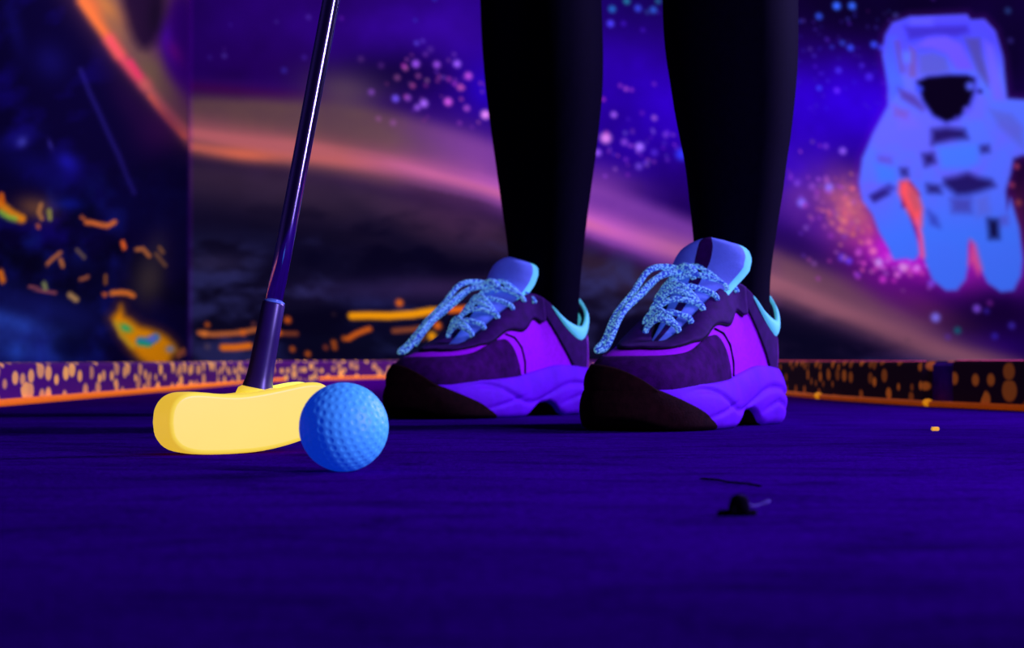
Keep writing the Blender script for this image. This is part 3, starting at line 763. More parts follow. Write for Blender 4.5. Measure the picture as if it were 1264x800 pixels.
M['rail_left'] = dotted_mat('rail_carpet_bright', (0.055, 0.004, 0.12), (1.0, 0.44, 0.09), 40, 0.40, 0.78, 0.55, 0.05, 0.50)[0]
M['rail_right'] = dotted_mat('rail_carpet_dark_shaded', (0.010, 0.002, 0.010), (0.62, 0.14, 0.02), 48, 0.36, 0.62, 0.75, 0.06, 0.26)[0]  # dark ground; orange dots dimmed in colour for the shaded right-hand faces
M['rail_right2'] = dotted_mat('rail_carpet_dark_wide_shaded', (0.012, 0.002, 0.012), (0.62, 0.14, 0.02), 34, 0.36, 0.7, 0.8, 0.06, 0.22)[0]  # larger dots, with the same shade put into their orange
M['rail_top'] = mat('rail_top_carpet', (0.72, 0.07, 0.16), 0.9, emit=(0.9, 0.06, 0.16), estr=0.28, noise=0.5, nscale=60, spec=0.1)
M['gap'] = mat('rail_gap_recess', (0.12, 0.01, 0.40), 0.9, noise=0.4, nscale=60, spec=0.1)  # tone of the dark recess, put on an added block

left_path = catmull([(-0.593, 0.9, 0), (-0.593, 2.0, 0), (-0.594, 3.4, 0), (-0.595, 5.06, 0)], 6)
far_path = catmull([(-0.600, 5.075, 0), (-0.48, 5.55, 0), (-0.36, 5.92, 0), (-0.15, 6.10, 0), (0.15, 6.10, 0), (0.345, 5.86, 0)], 6)
rail(left_path, 0.09, 0.050, 1, M['rail_left'], 'long straight lane rail in orange dotted carpet below the lava mural', M['rail_left'])
rail(far_path, 0.09, 0.052, 1, M['rail_left'], 'curved end rail in dotted carpet across the far end of the lane', M['rail_left'])
rpA = catmull([(0.354, 5.84, 0), (0.40, 4.6, 0), (0.412, 3.4, 0), (0.419, 3.05, 0), (0.432, 2.72, 0), (0.478, 2.358, 0)], 8)
rpB = catmull([(0.497, 2.285, 0), (0.542, 2.125, 0), (0.64, 1.86, 0), (0.80, 1.58, 0)], 8)
rail(rpA, 0.09, 0.0525, 1, M['rail_right'], 'lane rail in small orange dotted dark carpet behind the nearer trainer', M['rail_top'])
rail(rpB, 0.09, 0.0535, 1, M['rail_right2'], 'short lane rail in large dotted dark carpet at the right edge', M['rail_top'])
# added purple block standing in for the dark recess between the two right-hand rails
jp = [(0.4795, 2.3525, 0), (0.4955, 2.2905, 0)]
P0, P1 = Vector(jp[0]), Vector(jp[1])
t = (P1 - P0).normalized(); o_ = Vector((-t.y, t.x, 0))
prof = [(0.010, 0), (0.010, 0.047), (0.014, 0.051), (0.080, 0.051), (0.080, 0)]
V = [p + o_ * a + Vector((0, 0, z)) for p in (P0, P1) for a, z in prof]
F = [(j, (j + 1) % 5, 5 + (j + 1) % 5, 5 + j) for j in range(5)] + [(0, 1, 2, 3, 4), (5, 6, 7, 8, 9)]
tag(mesh_obj('joint_block', V, F, M['gap'], smooth=False), 'dark purple block put in for the recess between the two right rails', 'block')

def cord(path, r, label, knots=(), m=None):
    P = catmull(path, 8)
    V, F = tube(P, r, 10)
    o = mesh_obj('glow_cord', V, F, m or M['cord'])
    tag(o, label, 'cord', 'orange cords at the foot of the rails')
    for (x, y) in knots:
        v, f = tube([(x - 0.0015, y + 0.009, r * 1.3), (x - 0.001, y + 0.005, r * 1.3), (x, y, r * 1.3), (x + 0.001, y - 0.005, r * 1.3), (x + 0.0015, y - 0.009, r * 1.3)],
                    [r * 0.9, r * 1.2, r * 1.3, r * 1.2, r * 0.9], 10)
        kn = mesh_obj('knot', v, f, M['knot'], o)
        kn['label'] = 'bright yellow orange knot in the cord'
    return o
cr = 0.0042
cord([(-0.593 + cr, 0.9, cr), (-0.593 + cr, 2.4, cr), (-0.594 + cr, 3.6, cr), (-0.594 + cr, 5.06, cr), (-0.48 + cr, 5.53, cr), (-0.36 + cr, 5.90, cr),
      (-0.15, 6.09, cr), (0.15, 6.09, cr), (0.33, 5.86, cr)], cr, 'bright fluorescent orange cord along the foot of the left and far rails')
cr = 0.0034
cord([(0.35, 5.80, cr), (0.40 - cr, 4.6, cr), (0.412 - cr, 3.4, cr), (0.419 - cr, 3.05, cr), (0.432 - cr, 2.72, cr), (0.478 - cr, 2.355, cr), (0.497 - cr, 2.285, cr),
      (0.542 - cr, 2.125, cr), (0.64 - cr, 1.86, cr), (0.80 - cr, 1.58, cr)], cr, 'shade-dimmed orange cord with two knots along the foot of the right rails',
     [(0.4255 - cr, 2.79), (0.4815 - cr, 2.33)], mat('orange_cord_shaded', (0.85, 0.16, 0.01), 0.7, emit=(1.0, 0.13, 0.0), estr=0.16, noise=0.3, nscale=20))  # dimmer copy of the cord colour, standing for shade under the right rails

# ------------------------------------------------------------------ golf ball
def golf_ball(x, y, r):
    bm = bmesh.new()
    bmesh.ops.create_icosphere(bm, subdivisions=7, radius=r)
    N = 330; g = PI * (3 - 5 ** 0.5)
    i = np.arange(N); zz = 1 - 2 * (i + 0.5) / N; rr = np.sqrt(1 - zz * zz)
    D = np.stack([np.cos(g * i) * rr, np.sin(g * i) * rr, zz], 1)
    Rm = np.array(Matrix.Rotation(0.7, 3, 'X') @ Matrix.Rotation(0.4, 3, 'Y'))
    D = D @ Rm.T
    P = np.array([v.co[:] for v in bm.verts]); Nn = P / np.linalg.norm(P, axis=1)[:, None]
    best = np.zeros(len(P))
    for c in range(0, len(P), 20000):
        best[c:c + 20000] = (Nn[c:c + 20000] @ D.T).max(1)
    ang = np.arccos(np.clip(best, -1, 1)) * r
    w = np.clip(1 - (ang / 0.00165) ** 2, 0, 1)
    dep = 0.00030 * sp(w)
    P2 = Nn * (r - dep)[:, None]
    for v, p in zip(bm.verts, P2): v.co = p
    me = bpy.data.meshes.new('golf_ball'); bm.to_mesh(me); bm.free()
    me.polygons.foreach_set('use_smooth', [True] * len(me.polygons))
    me.materials.append(M['ball'])
    o = bpy.data.objects.new('golf_ball', me); C.objects.link(o); o.location = (x, y, r - 0.0002)
    tag(o, 'dimpled bright blue golf ball resting on the floor before the yellow putter head', 'golf ball')
    return o
golf_ball((424.5 - 632) / FPX * 0.968, 0.968, 0.02135)

# ------------------------------------------------------------------ putter
def putter():
    ang = math.radians(33)
    root = empty('putter', (-0.190, 1.124, 0), ang)      # local x along the face, local y = away from the viewer, z up
    tag(root, 'mini golf putter with glowing yellow kidney shaped head and chrome shaft', 'putter')
    K = 0.955
    out = [(0.000, 0.0180), (0.0015, 0.0100), (0.007, 0.0038), (0.016, 0.0008), (0.028, 0.0), (0.045, 0.0002), (0.062, 0.0014), (0.080, 0.0048),
           (0.094, 0.0092), (0.103, 0.0150), (0.1075, 0.0230), (0.1080, 0.0310), (0.1045, 0.0375), (0.098, 0.0402), (0.088, 0.0400), (0.074, 0.0376),
           (0.060, 0.0353), (0.046, 0.0338), (0.034, 0.0340), (0.022, 0.0350), (0.012, 0.0347), (0.005, 0.0315), (0.001, 0.0255)]
    pts = catmull([(a * K, 0, z) for a, z in out] + [(out[0][0] * K, 0, out[0][1])], 3)[:-1]
    n = len(pts)
    cx = sum(p.x for p in pts) / n; cz = sum(p.z for p in pts) / n
    T = 0.026
    rings = [(0.0, 0.0028), (0.0006, 0.0012), (0.0018, 0.0003), (0.0034, 0.0), (T * 0.5, -0.0002), (T - 0.0034, 0.0), (T - 0.0015, 0.0006), (T, 0.0024)]
    V, F = [], []
    for (y, ins) in rings:
        for i, p in enumerate(pts):
            tn = (pts[(i + 1) % n] - pts[i - 1]).normalized()
            nr = Vector((-tn.z, 0, tn.x))
            if nr.dot(Vector((cx - p.x, 0, cz - p.z))) < 0: nr = -nr
            q = p + nr * ins
            V.append(Vector((q.x, y, q.z)))
    for k in range(len(rings) - 1):
        for i in range(n):
            F.append((k * n + i, k * n + (i + 1) % n, (k + 1) * n + (i + 1) % n, (k + 1) * n + i))
    F.append(tuple(range(n))); F.append(tuple((len(rings) - 1) * n + i for i in range(n - 1, -1, -1)))
    head = mesh_obj('putter_head', V, F, M['putter'], root)
    # hollow pocket in the top behind the striking face
    cv, cf = box(0.0675, 0.095, 0.0032, 0.0215, 0.022, 0.060)
    cut = mesh_obj('cutter', cv, cf, M['putter'], root, smooth=False)
    bo = head.modifiers.new('b', 'BOOLEAN'); bo.object = cut; bo.operation = 'DIFFERENCE'; bo.solver = 'EXACT'
    bpy.context.view_layer.update()
    dg = bpy.context.evaluated_depsgraph_get()
    me = bpy.data.meshes.new_from_object(head.evaluated_get(dg))
    head.modifiers.clear(); head.data = me
    bpy.data.objects.remove(cut)
    wn = head.modifiers.new('wn', 'WEIGHTED_NORMAL'); wn.keep_sharp = True
    try: me.set_sharp_from_angle(angle=math.radians(50))
    except Exception: pass
    head['label'] = 'fluorescent yellow plastic head'
    # boss, ferrule and shaft: axis leans right in the world, constant distance from the viewer
    base_w = Vector(((318 - 632) / FPX * 1.173, 1.173, CAM_Z - (480 - HORIZON) / FPX * 1.173))
    dirw = Vector((0.0422, 0.0, 0.2252)).normalized()
    Rm = Matrix.Rotation(-ang, 3, 'Z')
    base = Rm @ (base_w - Vector(root.location)); d = Rm @ dirw
    at = lambda s: base + d * s
    v, f = tube([at(-0.012), at(-0.004), at(-0.0010), at(0.0006)], [0.0125, 0.0120, 0.0112, 0.0092], 28)
    mesh_obj('boss', v, f, M['putter'], root)
    L = 0.0512
    v, f = tube([at(-0.004), at(0.0), at(0.002), at(0.0045), at(0.008), at(0.015), at(0.03), at(L - 0.0012), at(L - 0.0004), at(L)],
                [0.0094, 0.0092, 0.0088, 0.0082, 0.0077, 0.0074, 0.0070, 0.00665, 0.0064, 0.0058], 32)
    fe = mesh_obj('ferrule', v, f, M['hosel'], root)
    v, f = tube([at(L - 0.0006), at(L + 0.0002), at(L + 0.0009)], [0.0062, 0.0063, 0.0054], 32)
    mesh_obj('rim_ring', v, f, M['ferrule_ring'], fe)
    v, f = tube([at(0.02), at(0.1), at(0.3), at(0.5), at(0.76)], [0.0050, 0.0050, 0.00505, 0.0052, 0.0054], 32)
    mesh_obj('shaft', v, f, M['chrome'], root)
    v, f = tube([at(0.66), at(0.662), at(0.70), at(0.80), at(0.88), at(0.885)], [0.0105, 0.0118, 0.0122, 0.0128, 0.0135, 0.010], 24)
    mesh_obj('grip', v, f, M['grip'], root)
    return root
putter()

# ------------------------------------------------------------------ person: legs in black leggings, chunky trainers
# shoe rows, |r| = 0 toe tip ... 13 heel.  (base x, half width, z) and (top edge x, half width, z)
ROWS = [((.284, 0, .031), (.203, 0, .069)), ((.279, .020, .031), (.203, .004, .069)), ((.262, .035, .031), (.201, .008, .071)),
        ((.236, .0435, .031), (.192, .0125, .077)), ((.205, .0455, .032), (.178, .0165, .087)), ((.17, .0435, .034), (.158, .020, .100)),
        ((.14, .0395, .037), (.138, .0235, .112)), ((.115, .0375, .039), (.119, .028, .121)), ((.09, .0365, .041), (.100, .0365, .113)),
        ((.065, .0365, .042), (.075, .041, .094)), ((.04, .0355, .042), (.045, .039, .087)), ((.018, .027, .042), (.018, .027, .102)),
        ((.006, .012, .042), (.007, .0125, .115)), ((.003, 0, .042), (.004, 0, .118))]
def crom(vals, t):
    i = int(math.floor(t)); f = t - i
    p0, p1, p2, p3 = (vals(i - 1), vals(i), vals(i + 1), vals(i + 2))
    return 0.5 * ((2 * p1) + (p2 - p0) * f + (2 * p0 - 5 * p1 + 4 * p2 - p3) * f * f + (3 * p1 - p0 - 3 * p2 + p3) * f ** 3)
def row(i, which):
    s = 1.0
    i = i % 26
    if i > 13: i = 26 - i; s = -1.0
    x, y, z = ROWS[i][which]
    return Vector((x, y * s, z))
def upper_raw(r, v):
    B = crom(lambda i: row(i, 0), r); T = crom(lambda i: row(i, 1), r)
    q = abs(((r + 13) % 26) - 13)
    H = Vector((B.x - T.x, B.y - T.y, 0)); dz = T.z - B.z
    toe = max(0.0, min(1.0, (7.6 - q) / 1.6)); toe = sp(toe)
    out = Vector((B.x - 0.15 if q < 4 else 0, B.y, 0))
    out = out.normalized() if out.length > 1e-6 else Vector((1, 0, 0))
    C1 = B + Vector((0, 0, 0.026 if q < 4 else 0.028)) + out * 0.003
    C2t = T + H * 0.50 + Vector((0, 0, -dz * 0.10))
    C1c = B + Vector((0, 0, dz * 0.35)) + out * 0.004
    C2c = T + Vector((0, 0, -dz * 0.30)) + out * 0.001 - Vector((0, T.y * 0.06, 0))
    C1 = C1 * toe + C1c * (1 - toe); C2 = C2t * toe + C2c * (1 - toe)
    w = 1 - v
    return B * w ** 3 + C1 * 3 * w * w * v + C2 * 3 * w * v * v + T * v ** 3
def upper_pt(r, v, off=0.0):
    p = upper_raw(r, v)
    if off == 0: return p
    e = 0.02
    a = upper_raw(r + e, v) - upper_raw(r - e, v)
    b = upper_raw(r, min(1, v + e)) - upper_raw(r, max(0, v - e))
    n = b.cross(a)
    if n.length < 1e-12: return p
    n.normalize()
    if n.dot(p - Vector((0.13, 0, 0.03))) < 0: n = -n
    return p + n * off

def patch(r0, r1, lo, hi, off, nr=60, nv=14, edge=0.0014, surf=upper_pt):
    """panel laid over the shoe surface, its border turned down to the surface so that it reads as a thick overlay"""
    V, F = [], []
    cols = []
    for i in range(nr + 1):
        r = r0 + (r1 - r0) * i / nr
        a, b = lo(r), hi(r)
        col = []
        for j in range(nv + 1):
            f = j / nv
            v = a + (b - a) * f
            o = off * (0.86 + 0.14 * math.sin(PI * min(1, max(0, f))))
            col.append(surf(r, min(1.0, max(0.0, v)), o))
        base_a = surf(r, min(1, max(0, a)), -0.0008); base_b = surf(r, min(1, max(0, b)), -0.0008)
        cols.append([base_a] + col + [base_b])
    m = nv + 3
    # close both ends
    e0 = [surf(r0, min(1, max(0, lo(r0) + (hi(r0) - lo(r0)) * j / nv)), -0.0008) for j in range(nv + 1)]
    e1 = [surf(r1, min(1, max(0, lo(r1) + (hi(r1) - lo(r1)) * j / nv)), -0.0008) for j in range(nv + 1)]
    cols = [[cols[0][0]] + e0 + [cols[0][-1]]] + cols + [[cols[-1][0]] + e1 + [cols[-1][-1]]]
    for c in cols: V += c
    for i in range(len(cols) - 1):
        for j in range(m - 1):
            F.append((i * m + j, i * m + j + 1, (i + 1) * m + j + 1, (i + 1) * m + j))
    return V, F

def zbot(x):
    return float(np.interp(x, [-.01, -.004, .004, .015, .03, .078, .088, .096, .106, .120, .130, .142, .150, .235, .252, .268, .282, .292, .30],
                           [.020, .014, .007, .002, .0, .0, .003, .010, .014, .0135, .010, .003, .0, .0, .0005, .002, .006, .010, .012]))
def sole_pt(r, v, off=0.0):
    """side wall of the chunky sole, v = 0 at the ground edge ... 1 at the lip under the upper"""
    B = crom(lambda i: row(i, 0), r)
    q = abs(((r + 13) % 26) - 13)
    cen = Vector((min(max(B.x, 0.035), 0.235), 0, 0))
    out = Vector((B.x - cen.x, B.y, 0)); out = out.normalized() if out.length > 1e-6 else Vector((1 if B.x > .1 else -1, 0, 0))
    zt = B.z + 0.005 + 0.004 * math.exp(-((B.x - 0.085) / 0.04) ** 2)
    fl = 0.0065 + 0.003 * math.exp(-((B.x - 0.03) / 0.05) ** 2) + 0.002 * math.exp(-((B.x - 0.22) / 0.05) ** 2)
    xb = B.x
    zb = zbot(xb + 0.006 * out.x)
    z = zb + (zt - zb) * v
    prof = fl * (0.62 + 0.55 * math.sin(PI * min(1.0, 0.12 + 0.80 * v)) - 0.35 * v ** 5)
    # sculpted waves along the wall
    g1 = z - (0.023 + 0.009 * math.sin((B.x - 0.02) * 38))
    prof -= 0.0030 * math.exp(-(g1 / 0.0022) ** 2) * (1 if B.x < 0.225 else max(0, 1 - (B.x - .225) / .03))
    g2 = z - (0.0135 + (0.20 - B.x) * 0.16)
    prof -= 0.0022 * math.exp(-(g2 / 0.0018) ** 2) * max(0, min(1, (0.235 - B.x) / 0.03)) * max(0, min(1, (B.x - 0.15) / 0.02))
    g3 = z - (0.020 - abs(B.x - 0.055) * 0.25)
    prof -= 0.0024 * math.exp(-(g3 / 0.0018) ** 2) * math.exp(-((B.x - 0.055) / 0.03) ** 4)
    prof -= 0.0035 * max(0.0, min(1.0, (B.x - 0.20) / 0.06))
    if v < 0.12: prof -= 0.004 * ((0.12 - v) / 0.12) ** 2
    p = Vector((B.x, B.y, 0)) + out * (prof + off)
    return Vector((p.x, p.y, z))

def sneaker(name, heel, theta, person, label, lace_len, stripe):
    F_ = Vector((-math.sin(theta), -math.cos(theta), 0))
    rz = math.atan2(F_.y, F_.x)
    # closed wall of the upper, with an inner skin
    NR, NV = 208, 26
    V, F = [], []
    for i in range(NR):
        r = 26.0 * i / NR
        for j in range(NV + 1): V.append(upper_pt(r, j / NV))
        for j in range(NV + 1):
            V.append(upper_pt(r, 1 - j / NV, -0.0035))
    m = 2 * (NV + 1)
    fm = []
    for i in range(NR):
        i2 = (i + 1) % NR
        for j in range(m - 1):
            F.append((i * m + j, i2 * m + j, i2 * m + j + 1, i * m + j + 1)); fm.append(0 if j < NV else 1)
    sh = mesh_obj('sneaker', V, F, [M['mesh'], M['inside']], None, True, fm, (heel[0], heel[1], 0), (0, 0, rz))
    sh.parent = person
    sh.matrix_parent_inverse = Matrix.Identity(4)
    sh.location = Vector((heel[0], heel[1], 0)) - Vector(person.location)
    sh['label'] = label
    sh.scale = (0.965,) * 3
    # sole
    NS, NW = 260, 22
    V, F = [], []
    for i in range(NS):
        r = 26.0 * i / NS
        for j in range(NW + 1): V.append(sole_pt(r, j / NW))
        t = sole_pt(r, 1.0); c = Vector((min(max(t.x, 0.035), 0.24), 0, t.z))
        V.append(t + (c - t) * 0.12 + Vector((0, 0, 0.001)))
        V.append(t + (c - t) * 0.45 + Vector((0, 0, -0.006)))
    m = NW + 3
    for i in range(NS):
        i2 = (i + 1) % NS
        for j in range(m - 1):
            F.append((i * m + j, i * m + j + 1, i2 * m + j + 1, i2 * m + j))
    ng = []
    for i in range(NS // 2):                                   # underside and insole strips
        a, b = i, i + 1; a2, b2 = (NS - i) % NS, NS - i - 1
        for jj in (0, m - 1):
            q = [a * m + jj, b * m + jj, b2 * m + jj, a2 * m + jj]
            q2 = []
            for z in q:
                if z not in q2: q2.append(z)
            if len(q2) >= 3: F.append(tuple(q2))
            if jj == 0: ng.append(len(F) - 1)
    ms = mesh_obj('midsole', V, F, [M['sole'], M['rubber']], sh, True, [1 if i in set(ng) else 0 for i in range(len(F))]); ms['label'] = 'thick sculpted violet sole'
    # dark rubber wrapped up the toe
    b1 = patch(-4.9, 3.9, lambda r: 0.0, lambda r: min(1.0, 0.02 + 1.14 * (1 - abs(np.clip((r + 0.8) / 4.75, -1, 1)) ** 2.0) ** 1.0), 0.0013, 80, 18, surf=sole_pt)
    b2 = patch(-4.4, 1.5, lambda r: 0.0, lambda r: 0.30 * max(0.02, 1 - abs((r + 1.7) / 3.25) ** 2.4), 0.0036, 60, 10)
    v, f = merge([b1, b2])
    mesh_obj('toe_bumper', v, f, M['rubber'], sh)['label'] = 'dark rubber wrapped up over the toe'
    # suede toe cap
    def tc_hi(r):
        a = abs(r)
        return 0.47 + 0.10 * math.exp(-((a - 4.1) / 0.9) ** 2) - (0.50 * max(0, (a - 4.6) / 0.9) ** 2)
    v, f = patch(-5.5, 5.5, lambda r: 0.0, lambda r: max(0.03, tc_hi(r)), 0.0017, 110, 14)
    mesh_obj('toe_cap', v, f, M['suede'], sh)['label'] = 'dark suede toe cap'
    # eyestay round the throat
    def ey_lo(r):
        a = abs(r)
        return 0.70 - 0.02 * a + 0.045 * math.sin(a * 2.9) * max(0, min(1, (a - 3.2))) + 0.40 * max(0, (a - 7.2)) ** 2 + 0.05 * max(0, min(1, a - 5.8))
    v, f = patch(-7.75, 7.75, lambda r: min(0.97, ey_lo(r)), lambda r: 1.0, 0.0026, 130, 12)
    mesh_obj('eyestay', v, f, M['suede_edge'], sh)['label'] = 'dark scalloped lacing panel'
    # piping that draws the dark lower line of the eyestay
    pts = [upper_pt(r, min(0.96, ey_lo(r)) - 0.012, 0.0006) for r in np.linspace(-7.4, 7.4, 120)]
    v, f = tube(pts, 0.0011, 6); mesh_obj('seam', v, f, M['seam'], sh)
    # ankle collar panels and heel counter
    for s in (1, -1):
        def cp_lo(q): return float(np.interp(q, [7.5, 7.9, 8.4, 8.85, 9.2, 9.45, 9.6, 11.4], [.86, .74, .58, .40, .22, .06, .0, .0]))
        fr = (lambda q: q) if s > 0 else (lambda q: q)
        srf = (lambda r, v, o=0.0, s=s: upper_pt(s * r, v, o))
        v, f = patch(7.5, 11.35, cp_lo, lambda q: 1.0, 0.0014, 50, 16, surf=srf)
        mesh_obj('collar_panel', v, f, M['suede_edge'], sh)['label'] = 'dark panel around the ankle opening'
        pts = [upper_pt(s * q, max(0.01, cp_lo(q) - 0.01), 0.0004) for q in np.linspace(7.6, 9.55, 30)]
        v, f = tube(pts, 0.0009, 6); mesh_obj('seam', v, f, M['seam'], sh)
        # overlay strap from the eyestay down to the sole just behind the toe cap
        srp = lambda a: [upper_pt(s * q, v_, 0.0006) for q, v_ in a]
        v, f = tube(srp([(4.8, .60), (5.25, .50), (5.6, .36), (5.75, .2), (5.75, .05)]), 0.0010, 6); mesh_obj('seam', v, f, M['seam'], sh)
    v, f = patch(10.9, 15.1, lambda q: 0.0, lambda q: 0.62 + 0.05 * math.cos((q - 13) * 1.2), 0.0026, 40, 12)
    mesh_obj('heel_counter', v, f, M['counter'], sh)['label'] = 'shiny violet heel counter'
    # pale padded lining rolled over the collar
    def li_lo(q):
        a = abs(q - 13)
        return float(np.interp(a, [0, 1.2, 2.2, 3.2, 4.2, 4.8], [.74, .72, .70, .74, .90, .97]))
    V, F = [], []
    nq, nj = 90, 14
    for i in range(nq + 1):
        q = 8.2 + 9.6 * i / nq
        lo = li_lo(q); w = math.sin(PI * i / nq) ** 0.35
        for j in range(nj + 1):
            f_ = j / nj
            if f_ <= 0.55: p = upper_pt(q, lo + (1 - lo) * f_ / 0.55, 0.0012 + 0.0034 * w * math.sin(PI * f_ / 0.75) ** 0.7)
            else:
                a = (f_ - 0.55) / 0.45
                p = upper_pt(q, 1 - 0.30 * a, 0.0025 * w - 0.0115 * w * a) + Vector((0, 0, 0.0045 * w * math.sin(PI * (0.35 + 0.65 * a))))
            V.append(p)
    for i in range(nq):
        for j in range(nj): F.append((i * (nj + 1) + j, i * (nj + 1) + j + 1, (i + 1) * (nj + 1) + j + 1, (i + 1) * (nj + 1) + j))
    mesh_obj('collar_lining', V, F, M['lining'], sh)['label'] = 'pale cyan padded collar lining'
    # tongue: padded, rounded top, dark stripe down the middle
    cl = catmull([(.212, 0, .066), (.190, 0, .078), (.165, 0, .095), (.142, 0, .113), (.126, 0, .130), (.116, 0, .146), (.112, 0, .158)], 6)
    wd = np.interp(np.linspace(0, 1, len(cl)), [0, .15, .4, .6, .72, .82, .90, .96, 1], [.010, .014, .021, .029, .036, .0355, .031, .023, .009] if stripe else [.010, .014, .021, .026, .030, .0300, .027, .020, .008])
    V, F, fm = [], [], []
    nc = 21
    for side in (0, 1):
        for i, p in enumerate(cl):
            tn = (cl[min(i + 1, len(cl) - 1)] - cl[max(i - 1, 0)]).normalized()
            nr = Vector((0, 1, 0)).cross(tn); nr.normalize()
            if nr.x < 0: nr = -nr
            tt = i / (len(cl) - 1)
            th = (0.0035 + 0.0045 * tt) * (1 if tt < .9 else math.sqrt(max(0.04, 1 - ((tt - .9) / .1) ** 2)))
            for j in range(nc):
                u = -1 + 2 * j / (nc - 1)
                lift = math.sqrt(max(0, 1 - abs(u) ** 2.5))
                bend = -0.013 * u * u * (0.5 + 0.5 * tt)
                V.append(p + Vector((0, 1, 0)) * (u * wd[i] + (0.006 * min(1, tt * 1.5) if stripe else -0.001)) + nr * (bend + (th * lift if side == 0 else -th * lift * 0.8)))
    nn = len(cl)
    for side in (0, 1):
        b0 = side * nn * nc
        for i in range(nn - 1):
            for j in range(nc - 1):
                F.append((b0 + i * nc + j, b0 + i * nc + j + 1, b0 + (i + 1) * nc + j + 1, b0 + (i + 1) * nc + j))
                fm.append(1 if (stripe and 8 <= j <= 11 and side == 0) else 2 if j >= nc - 2 else 0)
    for i in range(nn - 1):
        for j in (0, nc - 1): F.append((i * nc + j, (i + 1) * nc + j, nn * nc + (i + 1) * nc + j, nn * nc + i * nc + j)); fm.append(2 if j else 0)
    for j in range(nc - 1):
        q = (nn - 1) * nc; F.append((q + j, q + j + 1, nn * nc + q + j + 1, nn * nc + q + j)); fm.append(0)
    mesh_obj('tongue', V, F, [M['tongue'], M['suede_edge'], M['lining']], sh, True, fm)['label'] = 'padded blue tongue with a dark stripe' if stripe else 'padded plain blue tongue'
    # laces
    EY = [3.05, 3.9, 4.75, 5.6, 6.4, 7.1]
    pe = [(upper_pt(q, .93 - .03 * (k % 2), 0.004), upper_pt(-q, .93 - .03 * (k % 2), 0.004)) for k, q in enumerate(EY)]
    def over(a, b, h):
        mid = (a + b) / 2
        return catmull([a - Vector((0, 0, .003)), a + Vector((0, (b.y - a.y) * .06, .002)), a + (b - a) * .28 + Vector((0.003, 0, h * .75)), mid + Vector((0.004, 0, h)),
                        a + (b - a) * .72 + Vector((0.003, 0, h * .75)), b + Vector((0, -(b.y - a.y) * .06, .002)), b - Vector((0, 0, .003))], 5)
    parts = []
    R = 0.0024
    for k in range(6):
        parts.append(tube(over(pe[k][0], pe[k][1] if k == 0 else pe[k - 1][1], 0.0085 + 0.0016 * k), R, 9))
    for k in range(1, 6):
        parts.append(tube(over(pe[k][1], pe[k - 1][0] if k % 2 else pe[k][0], 0.0105 + 0.0016 * k), R, 9))
    v, f = merge(parts)
    mesh_obj('shoelace', v, f, M['lace'], sh)['label'] = 'pale cyan speckled rope lace'
    # bow: a drooping loop and a loose end falling over the far side of the toe, and a short loop on the near side
    kn = Vector((.138, -0.002, .1265))
    e = lace_len
    bow = [kn, kn + Vector((.004, -.014, .006)), kn + Vector((.022, -.026, .003)), (.178, -.035, .110), (.200, -.040, .092), (e, -.043, .072), (e + .012, -.044, .0645), (e + .015, -.0415, .063),
           (e + .008, -.037, .067), (.204, -.033, .092), (.182, -.028, .108), (.160, -.019, .124), kn + Vector((.002, -.004, .003))]
    v1 = tube(catmull(bow, 7), 0.0027, 10)
    bow2 = [kn, kn + Vector((.010, -.016, .002)), (.168, -.033, .108), (.185, -.041, .094), (.198, -.046, .080), (.206, -.048, .070)]
    v2 = tube(catmull(bow2, 7), 0.0025, 10)
    kv = tube(catmull([kn + Vector((.001, .007, -.003)), kn + Vector((.004, .003, .004)), kn + Vector((.003, -.004, .005)), kn + Vector((-.001, -.008, -.001))], 6), 0.0042, 12)
    v, f = merge([v1, v2, kv])
    mesh_obj('lace_bow', v, f, M['lace'], sh)['label'] = 'speckled lace bow drooping over the toe'
    # pull loop above the laces
    v, f = tube(catmull([(.133, -.006, .125), (.137, -.004, .1285), (.137, .006, .1285), (.133, .009, .124)], 5), 0.0022, 8)
    mesh_obj('lace_keeper', v, f, M['seam'], sh)
    return sh

# legs: silhouettes measured in the photograph at each leg's own distance
def leg_rings(rows, d, top_joint, knee):
    """rows: (sheet y, left x, right x) -> rings (centre, half width, half depth)"""
    out = []
    for (y, l, r) in rows:
        out.append((Vector(((l + r) / 2 - 632, 0, 0)) * (d / FPX) + Vector((0, d, CAM_Z + (HORIZON - y) * d / FPX)), (r - l) / 2 * d / FPX))
    res = []
    for c, w in out: res.append((c, w, w * 1.06))
    res.sort(key=lambda q: q[0].z)
    foot = res[0]
    low = [(Vector((foot[0].x, foot[0].y, 0.046)), 0.026, 0.028), (Vector((foot[0].x, foot[0].y, 0.075)), 0.031, 0.032)]
    top = res[-1]
    kz = knee
    hi = [(top[0] + (top_joint - top[0]) * 0.12, top[1] * 0.97, top[1] * 1.0), (top[0] + (top_joint - top[0]) * 0.24, 0.058, 0.062),
          (top[0] + (top_joint - top[0]) * 0.42, 0.068, 0.072), (top[0] + (top_joint - top[0]) * 0.70, 0.082, 0.086), (top_joint, 0.090, 0.095)]
    return low + res + hi

def loft(rings, yaw, seg=40):
    V, F = [], []
    P = []
    for i in range(len(rings) - 1):
        P.append(rings[i])
    cen = catmull([r[0] for r in rings], 5)
    aw = catmull([(r[1], r[2], 0) for r in rings], 5)
    for c, w in zip(cen, aw):
        for k in range(seg):
            a = 2 * PI * k / seg
            V.append((c.x + w.x * math.cos(a), c.y + w.y * math.sin(a), c.z))
    n = len(cen)
    for i in range(n - 1):
        for k in range(seg):
            k2 = (k + 1) % seg
            F.append((i * seg + k, i * seg + k2, (i + 1) * seg + k2, (i + 1) * seg + k))
    F.append(tuple(range(seg - 1, -1, -1))); F.append(tuple((n - 1) * seg + k for k in range(seg)))
    return V, F

